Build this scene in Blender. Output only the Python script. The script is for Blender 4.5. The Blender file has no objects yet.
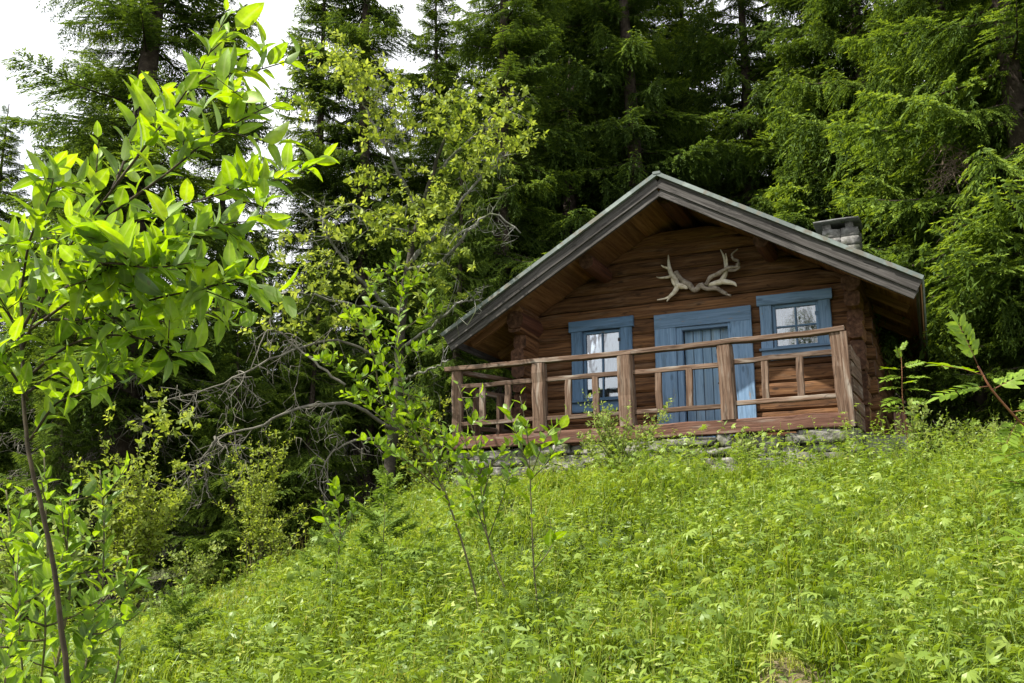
import bpy, math, random
import numpy as np
from mathutils import Vector
R = math.radians
rng = np.random.default_rng(11)
random.seed(5)
S = bpy.context.scene
C = S.collection

# ------------------------------------------------------------------ camera, sky, sun, exposure
CAM_Z = 1.5
PITCH = R(12.9)
cam = bpy.data.cameras.new('camera'); cam.lens = 35; cam.sensor_width = 36
cam.clip_start = 0.05; cam.clip_end = 2000
camo = bpy.data.objects.new('camera', cam); C.objects.link(camo)
camo.location = (0, 0, CAM_Z); camo.rotation_euler = (R(90) + PITCH, 0, 0)
S.camera = camo

SUN_YAW, SUN_EL = R(-106), R(51)          # yaw measured clockwise from the view direction (+Y)
sd = Vector((math.sin(SUN_YAW) * math.cos(SUN_EL), math.cos(SUN_YAW) * math.cos(SUN_EL), math.sin(SUN_EL)))
sun = bpy.data.lights.new('sun', 'SUN'); sun.energy = 5.0; sun.angle = R(0.5); sun.color = (1.0, 0.95, 0.86)
suno = bpy.data.objects.new('sun', sun); C.objects.link(suno)
suno.location = (-20, 5, 30); suno.rotation_euler = sd.to_track_quat('Z', 'Y').to_euler()

w = bpy.data.worlds.new('World'); S.world = w; w.use_nodes = True
nt = w.node_tree; nt.nodes.clear()
wo = nt.nodes.new('ShaderNodeOutputWorld'); bg = nt.nodes.new('ShaderNodeBackground')
sky = nt.nodes.new('ShaderNodeTexSky'); sky.sky_type = 'NISHITA'; sky.sun_disc = False
sky.sun_elevation = SUN_EL; sky.sun_rotation = SUN_YAW
sky.air_density = 1.0; sky.dust_density = 4.0; sky.ozone_density = 1.0
geo = nt.nodes.new('ShaderNodeNewGeometry')
cn = nt.nodes.new('ShaderNodeTexNoise'); cn.inputs['Scale'].default_value = 2.2; cn.inputs['Detail'].default_value = 6
cr = nt.nodes.new('ShaderNodeValToRGB')
cr.color_ramp.elements[0].position = 0.33; cr.color_ramp.elements[0].color = (0.45, 0.45, 0.45, 1)
cr.color_ramp.elements[1].position = 0.55; cr.color_ramp.elements[1].color = (1, 1, 1, 1)
mx = nt.nodes.new('ShaderNodeMix'); mx.data_type = 'RGBA'
mx.inputs['B'].default_value = (9.0, 9.1, 9.4, 1)     # sunlit cloud, in the sky's own units
nt.links.new(geo.outputs['Position'], cn.inputs['Vector'])
nt.links.new(cn.outputs['Fac'], cr.inputs['Fac'])
nt.links.new(cr.outputs['Color'], mx.inputs['Factor'])
nt.links.new(sky.outputs['Color'], mx.inputs['A'])
nt.links.new(mx.outputs['Result'], bg.inputs['Color'])
bg.inputs['Strength'].default_value = 0.095
nt.links.new(bg.outputs['Background'], wo.inputs['Surface'])
S.view_settings.view_transform = 'Standard'; S.view_settings.look = 'None'
S.view_settings.exposure = 0.97; S.view_settings.gamma = 1
S.cycles.max_bounces = 6; S.cycles.diffuse_bounces = 3; S.cycles.transmission_bounces = 3
S.cycles.glossy_bounces = 2; S.cycles.use_denoising = True
S.cycles.caustics_reflective = False; S.cycles.caustics_refractive = False

# ------------------------------------------------------------------ small helpers
def tag(o, label=None, cat=None, group=None, kind=None):
    if label: o['label'] = label
    if cat: o['category'] = cat
    if group: o['group'] = group
    if kind: o['kind'] = kind
    return o
def thing(name, label, cat, loc=(0, 0, 0), rz=0, group=None):
    o = bpy.data.objects.new(name, None); C.objects.link(o); o.empty_display_size = .2
    o.location = loc; o.rotation_euler = (0, 0, rz)
    return tag(o, label, cat, group)
def dup(root, loc, rz, sc, label, group=None):
    r = root.copy(); C.objects.link(r); r.location = loc; r.rotation_euler = (0, 0, rz); r.scale = sc
    r['label'] = label
    if group: r['group'] = group
    elif 'group' in r: del r['group']
    for ch in root.children:
        c = ch.copy(); C.objects.link(c); c.parent = r
        for g in ch.children:
            d = g.copy(); C.objects.link(d); d.parent = c
    return r
def unit(a):
    a = np.asarray(a, float); return a / (np.linalg.norm(a, axis=-1, keepdims=True) + 1e-9)
def at(px, py, d):
    """the point seen at that place of the picture, d metres ahead"""
    f = 995.6; x = (px - 512) / f; y = (341.5 - py) / f
    v = np.array([x, math.cos(PITCH) - y * math.sin(PITCH), math.sin(PITCH) + y * math.cos(PITCH)])
    return v / v[1] * d + np.array([0, 0, CAM_Z])

class Acc:
    """collects vertices, quads and triangles with a tint per vertex; links them as ONE mesh object"""
    def __init__(s): s.v = []; s.q = []; s.t = []; s.c = []; s.e = []; s.n = 0
    def add(s, v, q=None, t=None, tint=None, edge=None):
        v = np.asarray(v, float).reshape(-1, 3)
        s.v.append(v)
        if q is not None and len(q): s.q.append(np.asarray(q).reshape(-1, 4) + s.n)
        if t is not None and len(t): s.t.append(np.asarray(t).reshape(-1, 3) + s.n)
        s.c.append(np.full(len(v), .5) if tint is None else np.broadcast_to(np.asarray(tint, float), (len(v),)))
        s.e.append(np.zeros(len(v)) if edge is None else np.broadcast_to(np.asarray(edge, float), (len(v),)))
        s.n += len(v)
    def merge(s, o, M=None, off=(0, 0, 0), tint=None):
        v, q, t, c, e = o
        vv = v if M is None else v @ np.asarray(M).T
        s.add(vv + np.asarray(off), q, t, c if tint is None else np.clip(c + tint, 0, 1), e)
    def arrays(s):
        z4 = np.zeros((0, 4), int); z3 = np.zeros((0, 3), int)
        return (np.concatenate(s.v), np.concatenate(s.q) if s.q else z4, np.concatenate(s.t) if s.t else z3,
                np.concatenate(s.c), np.concatenate(s.e))
    def mesh(s, name, smooth=False):
        v, q, t, c, e = s.arrays()
        me = bpy.data.meshes.new(name)
        me.vertices.add(len(v)); me.vertices.foreach_set('co', v.astype(np.float32).ravel())
        nl = q.size + t.size
        me.loops.add(nl); me.loops.foreach_set('vertex_index', np.concatenate([q.ravel(), t.ravel()]).astype(np.int32))
        me.polygons.add(len(q) + len(t))
        ls = np.concatenate([np.arange(len(q)) * 4, q.size + np.arange(len(t)) * 3]).astype(np.int32)
        me.polygons.foreach_set('loop_start', ls)
        if smooth: me.polygons.foreach_set('use_smooth', np.ones(len(q) + len(t), bool))
        me.update(calc_edges=True)
        for nm, arr in (('tint', c), ('edge', e)):
            a = me.attributes.new(nm, 'FLOAT', 'POINT'); a.data.foreach_set('value', arr.astype(np.float32))
        me.validate()
        return me
    def build(s, name, mat, parent=None, smooth=False):
        me = s.mesh(name, smooth); me.materials.append(mat)
        o = bpy.data.objects.new(name, me); C.objects.link(o); o.parent = parent
        return o

def tube(acc, pts, rad, sides=6, tint=.5, cap=True):
    pts = np.asarray(pts, float); n = len(pts); rad = np.broadcast_to(np.asarray(rad, float), (n,))
    d = np.gradient(pts, axis=0); d = unit(d)
    ref = np.array([0, 0, 1.0]) if abs(d[:, 2]).mean() < .8 else np.array([1.0, 0, 0])
    a = unit(np.cross(d, ref)); b = np.cross(d, a)
    ang = np.linspace(0, 2 * np.pi, sides, endpoint=False)
    v = pts[:, None] + rad[:, None, None] * (np.cos(ang)[None, :, None] * a[:, None] + np.sin(ang)[None, :, None] * b[:, None])
    i = np.arange(n - 1)[:, None] * sides; j = np.arange(sides)[None]; k = (j + 1) % sides
    q = np.stack([i + j, i + k, i + sides + k, i + sides + j], -1).reshape(-1, 4)
    vv = v.reshape(-1, 3); t = None
    if cap:
        vv = np.concatenate([vv, pts[:1], pts[-1:]]); c0 = n * sides; c1 = c0 + 1; l = (n - 1) * sides
        jj = np.arange(sides); kk = (jj + 1) % sides
        t = np.concatenate([np.stack([np.full(sides, c0), kk, jj], -1), np.stack([np.full(sides, c1), l + jj, l + kk], -1)])
    acc.add(vv, q, t, tint)
def spline(pts, n):
    pts = np.asarray(pts, float); m = len(pts)
    if m == 2: return pts[0] + (pts[1] - pts[0]) * np.linspace(0, 1, n)[:, None]
    p = np.concatenate([[2 * pts[0] - pts[1]], pts, [2 * pts[-1] - pts[-2]]])
    out = []
    for u in np.linspace(0, m - 1 - 1e-6, n):
        i = int(u); f = u - i; a, b, c, d = p[i:i + 4]
        out.append(.5 * (2 * b + (c - a) * f + (2 * a - 5 * b + 4 * c - d) * f * f + (3 * b - a - 3 * c + d) * f ** 3))
    return np.array(out)

# leaf templates: (x across, y along, z up), quads, edge value (0 on the midrib, 1 on the margin)
def leaf_template(nseg, width, fold=.25, curl=.25, p=.45):
    v, e = [], []
    for i in range(nseg + 1):
        y = i / nseg
        wv = width * .5 * (math.sin(math.pi * min(1, y ** p if y > 0 else 0)) ** .7 if 0 < y < 1 else .02)
        z0 = -curl * y * y
        for sx in (-1, 0, 1):
            v.append((sx * wv, y, z0 + fold * abs(sx) * wv)); e.append(abs(sx))
    q = []
    for i in range(nseg):
        for k in range(2):
            a = i * 3 + k; q.append((a, a + 1, a + 4, a + 3))
    return np.array(v), np.array(q), np.array(e, float)
def kite(width):
    return np.array([(0, 0, 0), (width / 2, .45, .04), (0, 1, -.1), (-width / 2, .45, .04)], float), np.array([(0, 1, 2, 3)]), np.array([0, 1, .5, 1.])
LEAF_BIG = leaf_template(6, .49, .26, .2, .70)
LEAF_CURL = leaf_template(6, .40, .62, .42, .66)
LEAF_MID = leaf_template(4, .56, .25, .2, .72)
LEAF_SM = leaf_template(2, .5, .2, .25, .7)
KITE = kite(.5); KITE_N = kite(.28)
def palmate_template():
    vs, qs, es = [], [], []; n = 0
    for a in (-2.0, -1.25, -.6, 0, .6, 1.25, 2.0):
        l = 1 - .13 * abs(a); ca, sa = math.cos(a), math.sin(a)
        for (x, y, z) in ((0, 0, 0), (.17, .5, .03), (.1, .8, .0), (0, 1, -.12), (-.1, .8, 0), (-.17, .5, .03)):
            vs.append(((x * ca + y * sa) * l, (y * ca - x * sa) * l, z - .14 * y * y)); es.append(min(1, abs(x) * 5))
        qs += [(n, n + 1, n + 2, n + 5), (n + 5, n + 2, n + 3, n + 4)]; n += 6
    return np.array(vs) * .55, np.array(qs), np.array(es)
PALM = palmate_template()
PALM2 = (PALM[0] * np.array([.8, 1, 1.6]) , PALM[1][2:12], PALM[2])
def leaves(acc, tpl, pos, d, nrm, size, tint):
    v, q, e = tpl; pos = np.asarray(pos, float); N = len(pos)
    if N == 0: return
    d = unit(d); side = unit(np.cross(d, nrm)); up = np.cross(side, d)
    size = np.broadcast_to(np.asarray(size, float), (N,))
    vv = pos[:, None] + size[:, None, None] * (v[None, :, :1] * side[:, None] + v[None, :, 1:2] * d[:, None] + v[None, :, 2:] * up[:, None])
    qq = (q[None] + (np.arange(N) * len(v))[:, None, None]).reshape(-1, 4)
    acc.add(vv.reshape(-1, 3), qq, None, np.repeat(np.broadcast_to(tint, (N,)), len(v)), np.tile(e, N))

# ------------------------------------------------------------------ materials
def newmat(name):
    m = bpy.data.materials.new(name); m.use_nodes = True; nt = m.node_tree
    return m, nt, nt.nodes['Principled BSDF'], nt.nodes['Material Output']
def N(nt, t, **kw):
    n = nt.nodes.new(t)
    for k, v in kw.items(): setattr(n, k, v)
    return n
def ramp(nt, stops):
    r = nt.nodes.new('ShaderNodeValToRGB'); el = r.color_ramp.elements
    while len(el) < len(stops): el.new(.5)
    for e, (p, c) in zip(el, stops): e.position = p; e.color = (*c, 1)
    return r
def leafmat(name, cols, trans=.45, gloss=.12, rough=.4, ribs=0, back=None, hue=.487, mottle=0):
    m, nt, pb, out = newmat(name); L = nt.links
    at_ = N(nt, 'ShaderNodeAttribute', attribute_name='tint')
    k = len(cols); r = ramp(nt, [(i / (k - 1), c) for i, c in enumerate(cols)])
    L.new(at_.outputs['Fac'], r.inputs['Fac'])
    col = r.outputs['Color']
    if mottle:
        tc_ = N(nt, 'ShaderNodeTexCoord'); mn = N(nt, 'ShaderNodeTexNoise'); mn.inputs['Scale'].default_value = mottle; mn.inputs['Detail'].default_value = 5
        L.new(tc_.outputs['Object'], mn.inputs['Vector'])
        mv = N(nt, 'ShaderNodeMapRange'); mv.inputs['From Min'].default_value = .3; mv.inputs['From Max'].default_value = .7; mv.inputs['To Min'].default_value = .62; mv.inputs['To Max'].default_value = 1.3
        L.new(mn.outputs['Fac'], mv.inputs['Value']); hv = N(nt, 'ShaderNodeHueSaturation'); L.new(col, hv.inputs['Color']); L.new(mv.outputs['Result'], hv.inputs['Value'])
        br_ = ramp(nt, [(.69, (0, 0, 0)), (.73, (.8, .8, .8))]); L.new(mn.outputs['Fac'], br_.inputs['Fac'])
        mw = N(nt, 'ShaderNodeMix', data_type='RGBA'); mw.inputs['B'].default_value = (.16, .11, .03, 1)
        L.new(br_.outputs['Color'], mw.inputs['Factor']); L.new(hv.outputs['Color'], mw.inputs['A']); col = mw.outputs['Result']
    if ribs:
        ed = N(nt, 'ShaderNodeAttribute', attribute_name='edge')
        mr = N(nt, 'ShaderNodeMapRange'); mr.inputs['From Max'].default_value = .25
        mr.inputs['To Min'].default_value = ribs; mr.inputs['To Max'].default_value = 0
        L.new(ed.outputs['Fac'], mr.inputs['Value'])
        mm = N(nt, 'ShaderNodeMix', data_type='RGBA'); mm.inputs['B'].default_value = (.35, .42, .14, 1)
        L.new(mr.outputs['Result'], mm.inputs['Factor']); L.new(col, mm.inputs['A']); col = mm.outputs['Result']
    if back:
        g = N(nt, 'ShaderNodeNewGeometry'); mb = N(nt, 'ShaderNodeMix', data_type='RGBA')
        mb.inputs['B'].default_value = (*back, 1)
        ml = N(nt, 'ShaderNodeMath', operation='MULTIPLY'); ml.inputs[1].default_value = .6
        L.new(g.outputs['Backfacing'], ml.inputs[0]); L.new(ml.outputs[0], mb.inputs['Factor'])
        L.new(col, mb.inputs['A']); dcol = mb.outputs['Result']
    else: dcol = col
    df = N(nt, 'ShaderNodeBsdfDiffuse'); tr = N(nt, 'ShaderNodeBsdfTranslucent'); gl = N(nt, 'ShaderNodeBsdfGlossy')
    gl.inputs['Roughness'].default_value = rough; gl.inputs['Color'].default_value = (.55, .62, .5, 1)
    hs = N(nt, 'ShaderNodeHueSaturation'); hs.inputs['Hue'].default_value = hue; hs.inputs['Saturation'].default_value = 1.1; hs.inputs['Value'].default_value = 1.5
    L.new(col, hs.inputs['Color']); L.new(hs.outputs['Color'], tr.inputs['Color']); L.new(dcol, df.inputs['Color'])
    m1 = N(nt, 'ShaderNodeMixShader'); m1.inputs[0].default_value = trans
    L.new(df.outputs[0], m1.inputs[1]); L.new(tr.outputs[0], m1.inputs[2])
    lw = N(nt, 'ShaderNodeLayerWeight'); lw.inputs['Blend'].default_value = .25
    mg = N(nt, 'ShaderNodeMath', operation='MULTIPLY_ADD'); mg.inputs[1].default_value = gloss * 2; mg.inputs[2].default_value = gloss * .25
    L.new(lw.outputs['Facing'], mg.inputs[0])
    m2 = N(nt, 'ShaderNodeMixShader'); L.new(mg.outputs[0], m2.inputs[0])
    L.new(m1.outputs[0], m2.inputs[1]); L.new(gl.outputs[0], m2.inputs[2]); L.new(m2.outputs[0], out.inputs['Surface'])
    nt.nodes.remove(pb)
    return m
def woodmat(name, stops, along=1.6, across=38, rough=.8, blotch=None, bump=.4, crack=0, peel=None, vary=.28):
    """grain runs along UV.x (metres along the piece); random per piece"""
    m, nt, pb, out = newmat(name); L = nt.links
    uv = N(nt, 'ShaderNodeUVMap'); mp = N(nt, 'ShaderNodeMapping'); mp.inputs['Scale'].default_value = (along, across, 1)
    L.new(uv.outputs['UV'], mp.inputs['Vector'])
    n1 = N(nt, 'ShaderNodeTexNoise'); n1.inputs['Scale'].default_value = 1; n1.inputs['Detail'].default_value = 7; n1.inputs['Roughness'].default_value = .65
    L.new(mp.outputs['Vector'], n1.inputs['Vector'])
    r = ramp(nt, stops); L.new(n1.outputs['Fac'], r.inputs['Fac'])
    n2 = N(nt, 'ShaderNodeTexNoise'); n2.inputs['Scale'].default_value = 3.0; n2.inputs['Detail'].default_value = 4
    mp2 = N(nt, 'ShaderNodeMapping'); mp2.inputs['Scale'].default_value = (.7, 4, 1)
    L.new(uv.outputs['UV'], mp2.inputs['Vector']); L.new(mp2.outputs['Vector'], n2.inputs['Vector'])
    g = N(nt, 'ShaderNodeNewGeometry')
    hs = N(nt, 'ShaderNodeHueSaturation'); L.new(r.outputs['Color'], hs.inputs['Color'])
    mr = N(nt, 'ShaderNodeMapRange'); mr.inputs['To Min'].default_value = 1 - vary; mr.inputs['To Max'].default_value = 1 + vary
    L.new(g.outputs['Random Per Island'], mr.inputs['Value']); L.new(mr.outputs['Result'], hs.inputs['Value'])
    col = hs.outputs['Color']
    if blotch:
        br = ramp(nt, [(blotch[1], (0, 0, 0)), (blotch[2], (1, 1, 1))]); L.new(n2.outputs['Fac'], br.inputs['Fac'])
        mm = N(nt, 'ShaderNodeMix', data_type='RGBA'); mm.inputs['B'].default_value = (*blotch[0], 1)
        L.new(br.outputs['Color'], mm.inputs['Factor']); L.new(col, mm.inputs['A']); col = mm.outputs['Result']
    hgt = n1.outputs['Fac']
    if peel:                                  # worn patches where the paint has gone
        mp3 = N(nt, 'ShaderNodeMapping'); mp3.inputs['Scale'].default_value = (5, 22, 1); L.new(uv.outputs['UV'], mp3.inputs['Vector'])
        n3 = N(nt, 'ShaderNodeTexNoise'); n3.inputs['Scale'].default_value = 1; n3.inputs['Detail'].default_value = 6; L.new(mp3.outputs['Vector'], n3.inputs['Vector'])
        pr = ramp(nt, [(.66, (0, 0, 0)), (.70, (.8, .8, .8))]); L.new(n3.outputs['Fac'], pr.inputs['Fac'])
        mm = N(nt, 'ShaderNodeMix', data_type='RGBA'); mm.inputs['B'].default_value = (*peel, 1)
        L.new(pr.outputs['Color'], mm.inputs['Factor']); L.new(col, mm.inputs['A']); col = mm.outputs['Result']
    if crack:                                 # drying checks: thin dark lines along the grain, and knots
        mp4 = N(nt, 'ShaderNodeMapping'); mp4.inputs['Scale'].default_value = (1.1, 15, 1); L.new(uv.outputs['UV'], mp4.inputs['Vector'])
        n4 = N(nt, 'ShaderNodeTexNoise'); n4.inputs['Scale'].default_value = 1; n4.inputs['Detail'].default_value = 3; n4.inputs['Distortion'].default_value = .4; L.new(mp4.outputs['Vector'], n4.inputs['Vector'])
        ab = N(nt, 'ShaderNodeMath', operation='SUBTRACT'); ab.inputs[1].default_value = .5; L.new(n4.outputs['Fac'], ab.inputs[0])
        a2 = N(nt, 'ShaderNodeMath', operation='ABSOLUTE'); L.new(ab.outputs[0], a2.inputs[0])
        c4 = ramp(nt, [(.004, (crack, crack, crack)), (.022, (0, 0, 0))]); L.new(a2.outputs[0], c4.inputs['Fac'])
        vo = N(nt, 'ShaderNodeTexVoronoi'); vo.inputs['Scale'].default_value = 1; mp5 = N(nt, 'ShaderNodeMapping'); mp5.inputs['Scale'].default_value = (2.2, 5, 1)
        L.new(uv.outputs['UV'], mp5.inputs['Vector']); L.new(mp5.outputs['Vector'], vo.inputs['Vector'])
        c5 = ramp(nt, [(.06, (.7, .7, .7)), (.13, (0, 0, 0))]); L.new(vo.outputs['Distance'], c5.inputs['Fac'])
        mxx = N(nt, 'ShaderNodeMath', operation='MAXIMUM'); L.new(c4.outputs['Color'], mxx.inputs[0]); L.new(c5.outputs['Color'], mxx.inputs[1])
        mm = N(nt, 'ShaderNodeMix', data_type='RGBA'); mm.inputs['B'].default_value = (*[c * .7 for c in stops[0][1]], 1)
        L.new(mxx.outputs[0], mm.inputs['Factor']); L.new(col, mm.inputs['A']); col = mm.outputs['Result']
        sb = N(nt, 'ShaderNodeMath', operation='SUBTRACT'); L.new(n1.outputs['Fac'], sb.inputs[0]); L.new(c4.outputs['Color'], sb.inputs[1]); hgt = sb.outputs[0]
    L.new(col, pb.inputs['Base Color']); pb.inputs['Roughness'].default_value = rough
    pb.inputs['Specular IOR Level'].default_value = .25
    bp = N(nt, 'ShaderNodeBump'); bp.inputs['Strength'].default_value = bump; bp.inputs['Distance'].default_value = .006
    L.new(hgt, bp.inputs['Height']); L.new(bp.outputs['Normal'], pb.inputs['Normal'])
    return m
def noisemat(name, stops, scale=6, rough=.9, bump=.5, dist=.02, detail=8, metallic=0, moss=None):
    m, nt, pb, out = newmat(name); L = nt.links
    tc = N(nt, 'ShaderNodeTexCoord'); n1 = N(nt, 'ShaderNodeTexNoise')
    n1.inputs['Scale'].default_value = scale; n1.inputs['Detail'].default_value = detail; n1.inputs['Roughness'].default_value = .65
    L.new(tc.outputs['Object'], n1.inputs['Vector'])
    r = ramp(nt, stops); L.new(n1.outputs['Fac'], r.inputs['Fac']); col = r.outputs['Color']
    g = N(nt, 'ShaderNodeNewGeometry'); hs = N(nt, 'ShaderNodeHueSaturation')
    mr = N(nt, 'ShaderNodeMapRange'); mr.inputs['To Min'].default_value = .75; mr.inputs['To Max'].default_value = 1.2
    L.new(g.outputs['Random Per Island'], mr.inputs['Value']); L.new(mr.outputs['Result'], hs.inputs['Value'])
    L.new(col, hs.inputs['Color']); col = hs.outputs['Color']
    if moss:
        n2 = N(nt, 'ShaderNodeTexNoise'); n2.inputs['Scale'].default_value = moss[1]; n2.inputs['Detail'].default_value = 5
        L.new(tc.outputs['Object'], n2.inputs['Vector'])
        br = ramp(nt, [(.5, (0, 0, 0)), (.62, (1, 1, 1))]); L.new(n2.outputs['Fac'], br.inputs['Fac'])
        mm = N(nt, 'ShaderNodeMix', data_type='RGBA'); mm.inputs['B'].default_value = (*moss[0], 1)
        L.new(br.outputs['Color'], mm.inputs['Factor']); L.new(col, mm.inputs['A']); col = mm.outputs['Result']
    L.new(col, pb.inputs['Base Color']); pb.inputs['Roughness'].default_value = rough; pb.inputs['Metallic'].default_value = metallic
    pb.inputs['Specular IOR Level'].default_value = .3
    bp = N(nt, 'ShaderNodeBump'); bp.inputs['Strength'].default_value = bump; bp.inputs['Distance'].default_value = dist
    L.new(n1.outputs['Fac'], bp.inputs['Height']); L.new(bp.outputs['Normal'], pb.inputs['Normal'])
    return m
M = {}
M['log'] = woodmat('brown_log_wood', [(.30, (.018, .009, .005)), (.42, (.080, .036, .014)), (.58, (.150, .072, .028)), (.75, (.235, .13, .06))], 1.3, 30, .8, ((.15, .088, .048), .56, .72), .7, crack=.5)
M['log_end'] = noisemat('log_end_wood', [(.35, (.028, .013, .007)), (.55, (.085, .040, .022)), (.7, (.15, .085, .052))], 18, .9, .9, .012)
M['rail'] = woodmat('weathered_rail_wood', [(.28, (.032, .018, .011)), (.48, (.105, .063, .040)), (.7, (.205, .150, .110))], 1.6, 36, .85, ((.25, .215, .175), .55, .72), .6, crack=.45)
M['deck'] = woodmat('reddish_deck_wood', [(.28, (.034, .015, .010)), (.5, (.105, .050, .032)), (.72, (.195, .120, .086))], 1.4, 32, .85, ((.205, .16, .128), .57, .74), .6, crack=.45)
M['barge'] = woodmat('grey_barge_wood', [(.30, (.016, .0145, .013)), (.5, (.058, .053, .049)), (.72, (.128, .12, .113))], 1.1, 34, .85, ((.035, .031, .028), .52, .70), .6, crack=.5)
M['soffit'] = woodmat('soffit_board_wood', [(.3, (.075, .034, .013)), (.5, (.165, .080, .032)), (.7, (.26, .145, .066))], 1.1, 24, .75, None, .4, crack=.35)
M['beam'] = woodmat('dark_beam_wood', [(.3, (.03, .012, .008)), (.55, (.09, .036, .02)), (.75, (.15, .065, .035))], 1.1, 20, .75)
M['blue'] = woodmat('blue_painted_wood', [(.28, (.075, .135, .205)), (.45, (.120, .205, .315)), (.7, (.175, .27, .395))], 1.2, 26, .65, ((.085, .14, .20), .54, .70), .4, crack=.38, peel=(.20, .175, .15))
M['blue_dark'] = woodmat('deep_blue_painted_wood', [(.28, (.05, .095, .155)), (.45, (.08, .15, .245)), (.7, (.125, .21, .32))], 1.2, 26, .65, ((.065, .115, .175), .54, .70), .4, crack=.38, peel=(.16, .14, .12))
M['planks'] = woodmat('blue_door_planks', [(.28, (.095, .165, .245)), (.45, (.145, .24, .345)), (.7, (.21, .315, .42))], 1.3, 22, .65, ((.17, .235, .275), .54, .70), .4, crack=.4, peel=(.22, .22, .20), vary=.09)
M['roof'] = noisemat('green_roof_metal', [(.35, (.10, .125, .115)), (.6, (.17, .20, .185)), (.8, (.25, .275, .26))], 5, .55, .2, .005, moss=((.13, .125, .10), 9))
M['stone'] = noisemat('grey_field_stone', [(.3, (.055, .052, .045)), (.5, (.18, .172, .15)), (.7, (.35, .335, .30))], 8, .95, 1.0, .04, moss=((.085, .095, .035), 5))
M['chimney'] = noisemat('chimney_stone', [(.3, (.06, .057, .052)), (.5, (.16, .155, .145)), (.7, (.29, .285, .27))], 9, .95, .9, .02, moss=((.06, .065, .045), 5))
M['slate'] = noisemat('slate_slab', [(.35, (.05, .052, .05)), (.65, (.14, .143, .138))], 10, .8, .4, .01)
M['antler'] = noisemat('antler_bone', [(.3, (.36, .27, .17)), (.5, (.68, .61, .49)), (.72, (.82, .78, .69))], 12, .6, .4, .01)
M['driftwood'] = noisemat('grey_driftwood', [(.3, (.12, .095, .075)), (.5, (.28, .235, .19)), (.7, (.42, .37, .31))], 16, .85, .6, .01)
M['bark'] = noisemat('spruce_bark', [(.3, (.018, .013, .010)), (.5, (.05, .037, .028)), (.7, (.105, .085, .066))], 9, .95, .9, .03)
M['lichen_bark'] = noisemat('lichen_bark', [(.3, (.045, .042, .035)), (.5, (.15, .148, .125)), (.7, (.33, .335, .29))], 11, .95, .8, .02, moss=((.06, .075, .025), 3.5))
M['old_bark'] = noisemat('mossy_old_bark', [(.3, (.015, .013, .009)), (.55, (.042, .036, .025)), (.72, (.11, .105, .085))], 9, .95, .9, .02, moss=((.030, .040, .011), 1.8))
M['soil'] = noisemat('dry_soil', [(.3, (.06, .045, .025)), (.5, (.13, .105, .055)), (.7, (.22, .18, .10))], 26, .95, .9, .02, moss=((.08, .10, .025), 9))
M['withered'] = noisemat('withered_twig_wood', [(.3, (.12, .085, .06)), (.55, (.24, .18, .135)), (.75, (.36, .29, .23))], 5, .95, .3, .01)
M['dead'] = noisemat('dead_twig_wood', [(.3, (.07, .062, .048)), (.55, (.16, .15, .12)), (.75, (.28, .275, .225))], 5, .95, .3, .01)
M['stem'] = noisemat('sapling_stem', [(.3, (.045, .045, .02)), (.55, (.10, .09, .04)), (.75, (.17, .13, .07))], 25, .7, .4, .003)
M['stem_mid'] = noisemat('brown_stem', [(.3, (.016, .013, .007)), (.55, (.045, .034, .016)), (.75, (.09, .068, .036))], 25, .85, .5, .003)
M['stem_red'] = noisemat('reddish_stem', [(.3, (.10, .04, .018)), (.55, (.22, .09, .04)), (.75, (.30, .16, .08))], 25, .7, .4, .003)
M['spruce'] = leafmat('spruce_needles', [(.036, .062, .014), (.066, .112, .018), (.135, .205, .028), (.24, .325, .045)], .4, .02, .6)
M['mass'] = leafmat('far_spruce_needles', [(.040, .066, .018), (.068, .108, .024), (.11, .16, .032)], .35, .015, .6)
M['seedling'] = leafmat('seedling_needles', [(.06, .10, .02), (.11, .18, .03), (.20, .30, .05)], .4, .03, .6)
M['willow'] = leafmat('willow_leaf', [(.075, .14, .016), (.135, .245, .018), (.20, .335, .024), (.28, .41, .035)], .55, .06, .45, .4, (.25, .31, .20), mottle=45)
M['sapling'] = leafmat('sapling_leaf', [(.09, .165, .018), (.16, .27, .022), (.25, .37, .045)], .5, .08, .42, .3, mottle=40)
M['rowan'] = leafmat('rowan_leaf', [(.11, .19, .018), (.19, .30, .028), (.28, .39, .06)], .5, .05, .45, mottle=30)
M['oldleaf'] = leafmat('old_tree_leaf', [(.10, .145, .022), (.20, .265, .038), (.33, .395, .08)], .5, .04, .5)
M['pale'] = leafmat('pale_shrub_leaf', [(.09, .135, .025), (.18, .25, .05), (.32, .38, .11)], .45, .04, .5)
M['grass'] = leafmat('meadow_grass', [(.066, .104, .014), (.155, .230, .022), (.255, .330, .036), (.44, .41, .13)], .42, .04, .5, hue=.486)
M['herb'] = leafmat('wild_herb_leaf', [(.066, .115, .018), (.155, .235, .030), (.25, .34, .055), (.40, .45, .15)], .42, .08, .42, hue=.487)

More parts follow.
